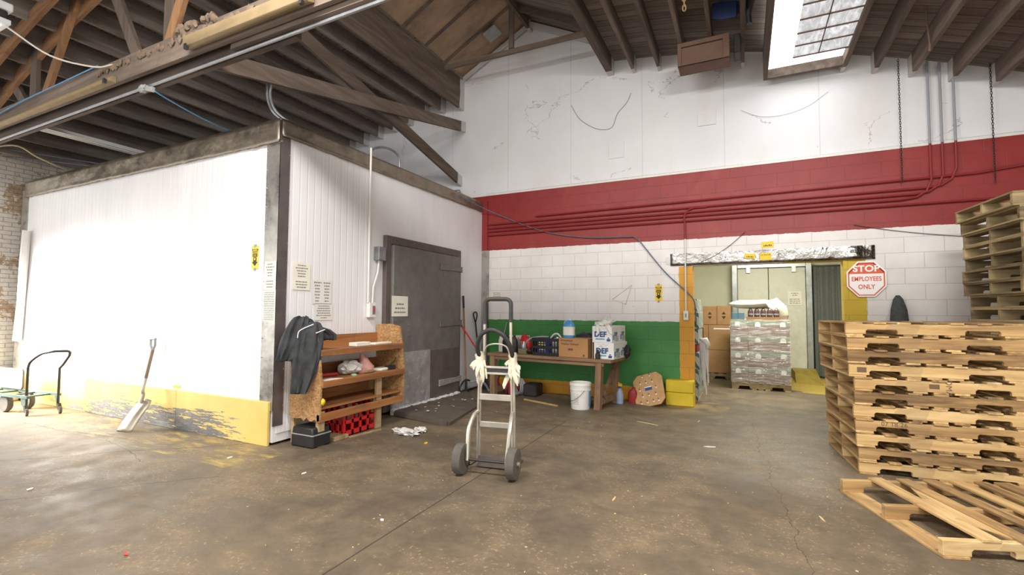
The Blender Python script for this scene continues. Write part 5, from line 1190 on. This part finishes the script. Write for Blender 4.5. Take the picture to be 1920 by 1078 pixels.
for k in range(6):
    x0 = -.64+.02*k; L = rs.uniform(.45, .85); w_ = rs.uniform(.014, .024); o = rs.uniform(-.02, .07)
    m.loft([((x0, 8.28, .92), w_, .006, (0, 0, -1)), ((x0+o*.2, 8.26, .92-L*.3), w_*1.2, .006, (.1, 0, -1)), ((x0+o*.5, 8.24, .92-L*.65), w_*.8, .005, (0, 0, -1)), ((x0+o, 8.2, .92-L), w_*.4, .003, (.2, 0, -1))], 10, k, .01, 20)
tag(m.build('film_tail', M_BAGW, smooth=80), 'torn white plastic film hanging from the drink case stack', 'plastic film')

# ------------------------------------------------------------------ left foreground: snow shovel and cart
t = thing('scoop_shovel', 'aluminium scoop shovel leaning against the white cooler front', 'shovel', (0, 0, 0))
tip = Vector((-6.44, 3.0, .012)); neck = Vector((-6.45, 3.21, .36)); top = Vector((-6.50, 3.355, 1.0))
ax_ = (neck-tip).normalized(); sd = Vector((1, .0, 0)); sd = (sd-ax_*sd.dot(ax_)).normalized(); nn = sd.cross(ax_)
vs = []; fs = []; nu, nv = 10, 12
for i in range(nu+1):
    for j in range(nv+1):
        a = i/nu; b = -1+2*j/nv; w_ = .135*(1-.08*a) if a < .85 else .124*(1-(a-.85)/.15*.45)
        dep = (.055*abs(b)**3 + .05*a**3*(1-abs(b)**2*.3))
        vs.append(tip.lerp(neck, a) + sd*(b*w_) + nn*(-dep+.03*0))
for i in range(nu):
    for j in range(nv): k = i*(nv+1)+j; fs.append((k, k+1, k+nv+2, k+nv+1))
sc_ = MB().add(vs, fs).build('scoop', M_SHOV, t, smooth=80); so = sc_.modifiers.new('thickness', 'SOLIDIFY'); so.thickness = .004
MB().tube(bez([neck+nn*-.03-ax_*.06, neck+nn*-.005+ax_*.03, neck.lerp(top, .12), neck.lerp(top, .35)]), [.02]*6+[.018]*6+[.018]*7, 10).build('socket', M_SHOV, t)
MB().tube([neck.lerp(top, .33), neck.lerp(top, .86)], .0185, 10).build('handle', wood('grey_shovel_handle', [(.2, S(104, 84, 66)), (.7, S(150, 130, 108))], 2), t)
h0 = neck.lerp(top, .84)
m = MB(); m.tube([h0, h0+Vector((-.045, 0, .06)), h0+Vector((-.05, .0, .14))], .014, 8); m.tube([h0, h0+Vector((.045, 0, .06)), h0+Vector((.05, .0, .14))], .014, 8); m.tube([h0+Vector((-.055, 0, .14)), h0+Vector((.055, 0, .14))], .015, 8)
m.build('grip', M_GREYT, t)

t = thing('platform_cart', 'green steel folding hand cart with U shaped handle by the cooler\'s left end', 'cart', (-8.45, 3.0, 0), R(6))
MB().tube([(-.06, -.10, .1), (-.06, -.10, .60)] + bez([(-.06, -.10, .62), (-.03, -.09, .70), (.12, -.06, .80), (.26, -.02, .835)]) + bez([(.30, .0, .84), (.38, .09, .84), (.385, .12, .82)]) + bez([(.36, .13, .78), (.22, .14, .66), (.14, .14, .6)]) + [(.14, .14, .1)], .0165, 10).build('handle', M_DSTEEL, t)
for y in (-.12, .17): MB().bar((-1.26, y, .24), (.02+.1*(y > 0), y, .24), .03, .035).build('frame_rail', M_CARTG, t)
for x in (-1.22, -.85, -.45, -.1): MB().bar((x, -.12, .235), (x, .17, .235), .04, .02).build('cross_bar', M_CARTG, t)
for x, y in ((-.03, -.12), (.16, .14)):
    MB().prism([(x-.1, .235), (x, .235), (x, .10), (x-.03, .10)], y-.004, y+.004).build('gusset', M_CARTG, t)
    c_ = MB().bar((x+.03, y, .03+.02), (x+.0, y, .13), .035, .03).build('caster_fork', M_DSTEEL, t); MB().lathe([(.018, -.014), (.045, -.014), (.048, 0), (.045, .014), (.018, .014)], (x+.035, y, .048), (.3, 1, 0), 18).build('caster_wheel', M_TYRE, c_)
for y in (-.07, .16):
    wh = MB().lathe([(.07, -.03), (.105, -.032), (.118, -.015), (.118, .015), (.105, .032), (.07, .03)], (-.58, y, .118), (0, 1, 0), 26).build('wheel', M_TYRE, t)
    m = MB(); m.lathe([(.01, -.02), (.022, -.02), (.022, .02), (.01, .02)], (-.58, y, .118), (0, 1, 0), 14)
    for k in range(7): a = 2*PI*k/7; m.bar((-.58, y, .118), (-.58+.072*math.cos(a), y, .118+.072*math.sin(a)), .014, .02, (0, 1, 0))
    m.build('spokes', M_BLACK, wh)
MB().prism([(-1.25, .262), (-.70, .262), (-.67, .30), (-.67, .52), (-.70, .55), (-1.25, .55)], .13, .15).build('nose_plate', M_DFRAME, t, bevel=.004)
t = thing('wooden_curb', 'cream painted box in the left corner behind the green cart', 'box', (-10.4, 3.02, 0))
MB().box(-.3, .40, .0, .3, 0, .40).build('box_body', flat(226, 214, 178, .7), t, bevel=.01); MB().box(-.3, .43, -.02, .31, .40, .43).build('lid', flat(232, 222, 190, .7), t, bevel=.006)

# ------------------------------------------------------------------ litter
m = MB().blob((-3.47, 4.38, .035), (.16, .06, .035), .7, 3.5, 3); m.blob((-3.38, 4.55, .03), (.07, .06, .025), .6, 3, 8)
tag(m.build('crumpled_bag', M_BAGW), 'crumpled clear plastic wrapper on the floor before the cooler ramp', 'wrapper')
rs = random.Random(11)
def scrap(x, y, L, w_, m, lab, cat='scrap', rz=None):
    t = MB().prism([(-L/2, -w_/2), (L*.1, -w_*.6), (L/2, -w_*.2), (L/2, w_/2), (-L*.2, w_*.5)], .001, .006, 'XY').build(cat.replace(' ', '_'), m); t.location = (x, y, 0); t.rotation_euler.z = rs.uniform(0, 3) if rz is None else rz; tag(t, lab, cat)
scrap(-3.42, 2.96, .05, .02, M_LID, 'small white paper scrap on the floor left of the hand truck', 'paper scrap')
scrap(-3.05, 4.2, .06, .03, M_YSIGN, 'curled yellow leaf on the floor left of the hand truck wheel', 'leaf')
scrap(-.35, 5.43, .12, .03, M_BAGW, 'torn pale film scrap alone in the middle of the floor', 'paper scrap', .2)
scrap(-3.2, 1.55, .06, .015, M_RED, 'small red plastic scrap on the foreground floor', 'paper scrap')
scrap(-1.12, 6.2, .3, .012, M_STRAW, 'straw coloured splinter on the floor in front of the bucket', 'splinter', -.4)
scrap(-.55, 6.6, .12, .012, M_STRAW, 'short splinter on the floor before the doorway, nearest the peg board', 'splinter')
scrap(-.9, 3.6, .1, .012, M_STRAW, 'splinter on the floor right of the hand truck', 'splinter')
scrap(.45, 3.9, .09, .012, M_STRAW, 'splinter on the floor beside the broken pallet\'s left edge', 'splinter')
scrap(.9, 3.3, .2, .012, M_LID, 'long pale splinter in front of the broken pallet', 'splinter')
scrap(-4.4, 2.95, .06, .03, M_PAPER, 'cream paper scrap on the floor before the yellow kick board', 'paper scrap')
scrap(-5.0, 1.75, .05, .03, M_BAGW, 'white scrap on the left foreground floor beside the crack', 'paper scrap')
scrap(-2.2, 2.55, .03, .02, M_LID, 'tiny white chip on the floor below the hand truck', 'paper scrap')
m = MB()
for k in range(100):
    x, y = rs.uniform(-3.2, 1.2), rs.uniform(1.2, 6.4); L = rs.uniform(.004, .014); a = rs.uniform(0, PI)
    m.cbox((x, y, .003), (L, L*.5, .004), Euler((0, 0, a)))
tag(m.build('floor_grit', M_STRAW), 'tiny pale wood chips scattered over the concrete floor', 'debris', kind='stuff')

# ------------------------------------------------------------------ light
def area(name, loc, target, sx, sy, power, col=(1, 1, 1), spread=180):
    l = bpy.data.lights.new(name, 'AREA'); l.shape = 'RECTANGLE'; l.size = sx; l.size_y = sy; l.energy = power; l.color = col; l.spread = R(spread)
    o = bpy.data.objects.new(name, l); C.objects.link(o); o.location = loc
    o.rotation_euler = (Vector(target)-Vector(loc)).to_track_quat('-Z', 'Y').to_euler(); return o
area('dock_door_daylight', (-10.5, 1.9, 1.6), (-8.7, 3.4, .35), 1.2, 1.6, 190, (1, .96, .88), 85)
area('hall_fluorescent_a', (-2.6, .6, 5.0), (-2.5, 2.4, 0), 2.4, .5, 260, (1, .97, .92))
area('hall_fluorescent_b', (1.6, 1.6, 4.6), (1.3, 4.2, 0), 2.4, .5, 340, (1, .97, .92))
area('back_room_fluorescent', (.5, 9.4, 2.95), (.5, 9.8, 0), 1.4, .4, 130, (1, 1, .86))
area('skylight_daylight', (.8, 6.3, 4.68), (.8, 6.3, 0), .8, 2.2, 7, (.95, .98, 1))
wd = bpy.data.worlds.new('daylight'); bpy.context.scene.world = wd; wd.use_nodes = True
wd.node_tree.nodes['Background'].inputs[0].default_value = (1, .985, .95, 1); wd.node_tree.nodes['Background'].inputs[1].default_value = 1.8
vs_ = bpy.context.scene.view_settings; vs_.view_transform = 'Standard'; vs_.look = 'None'; vs_.gamma = 1; vs_.exposure = .1
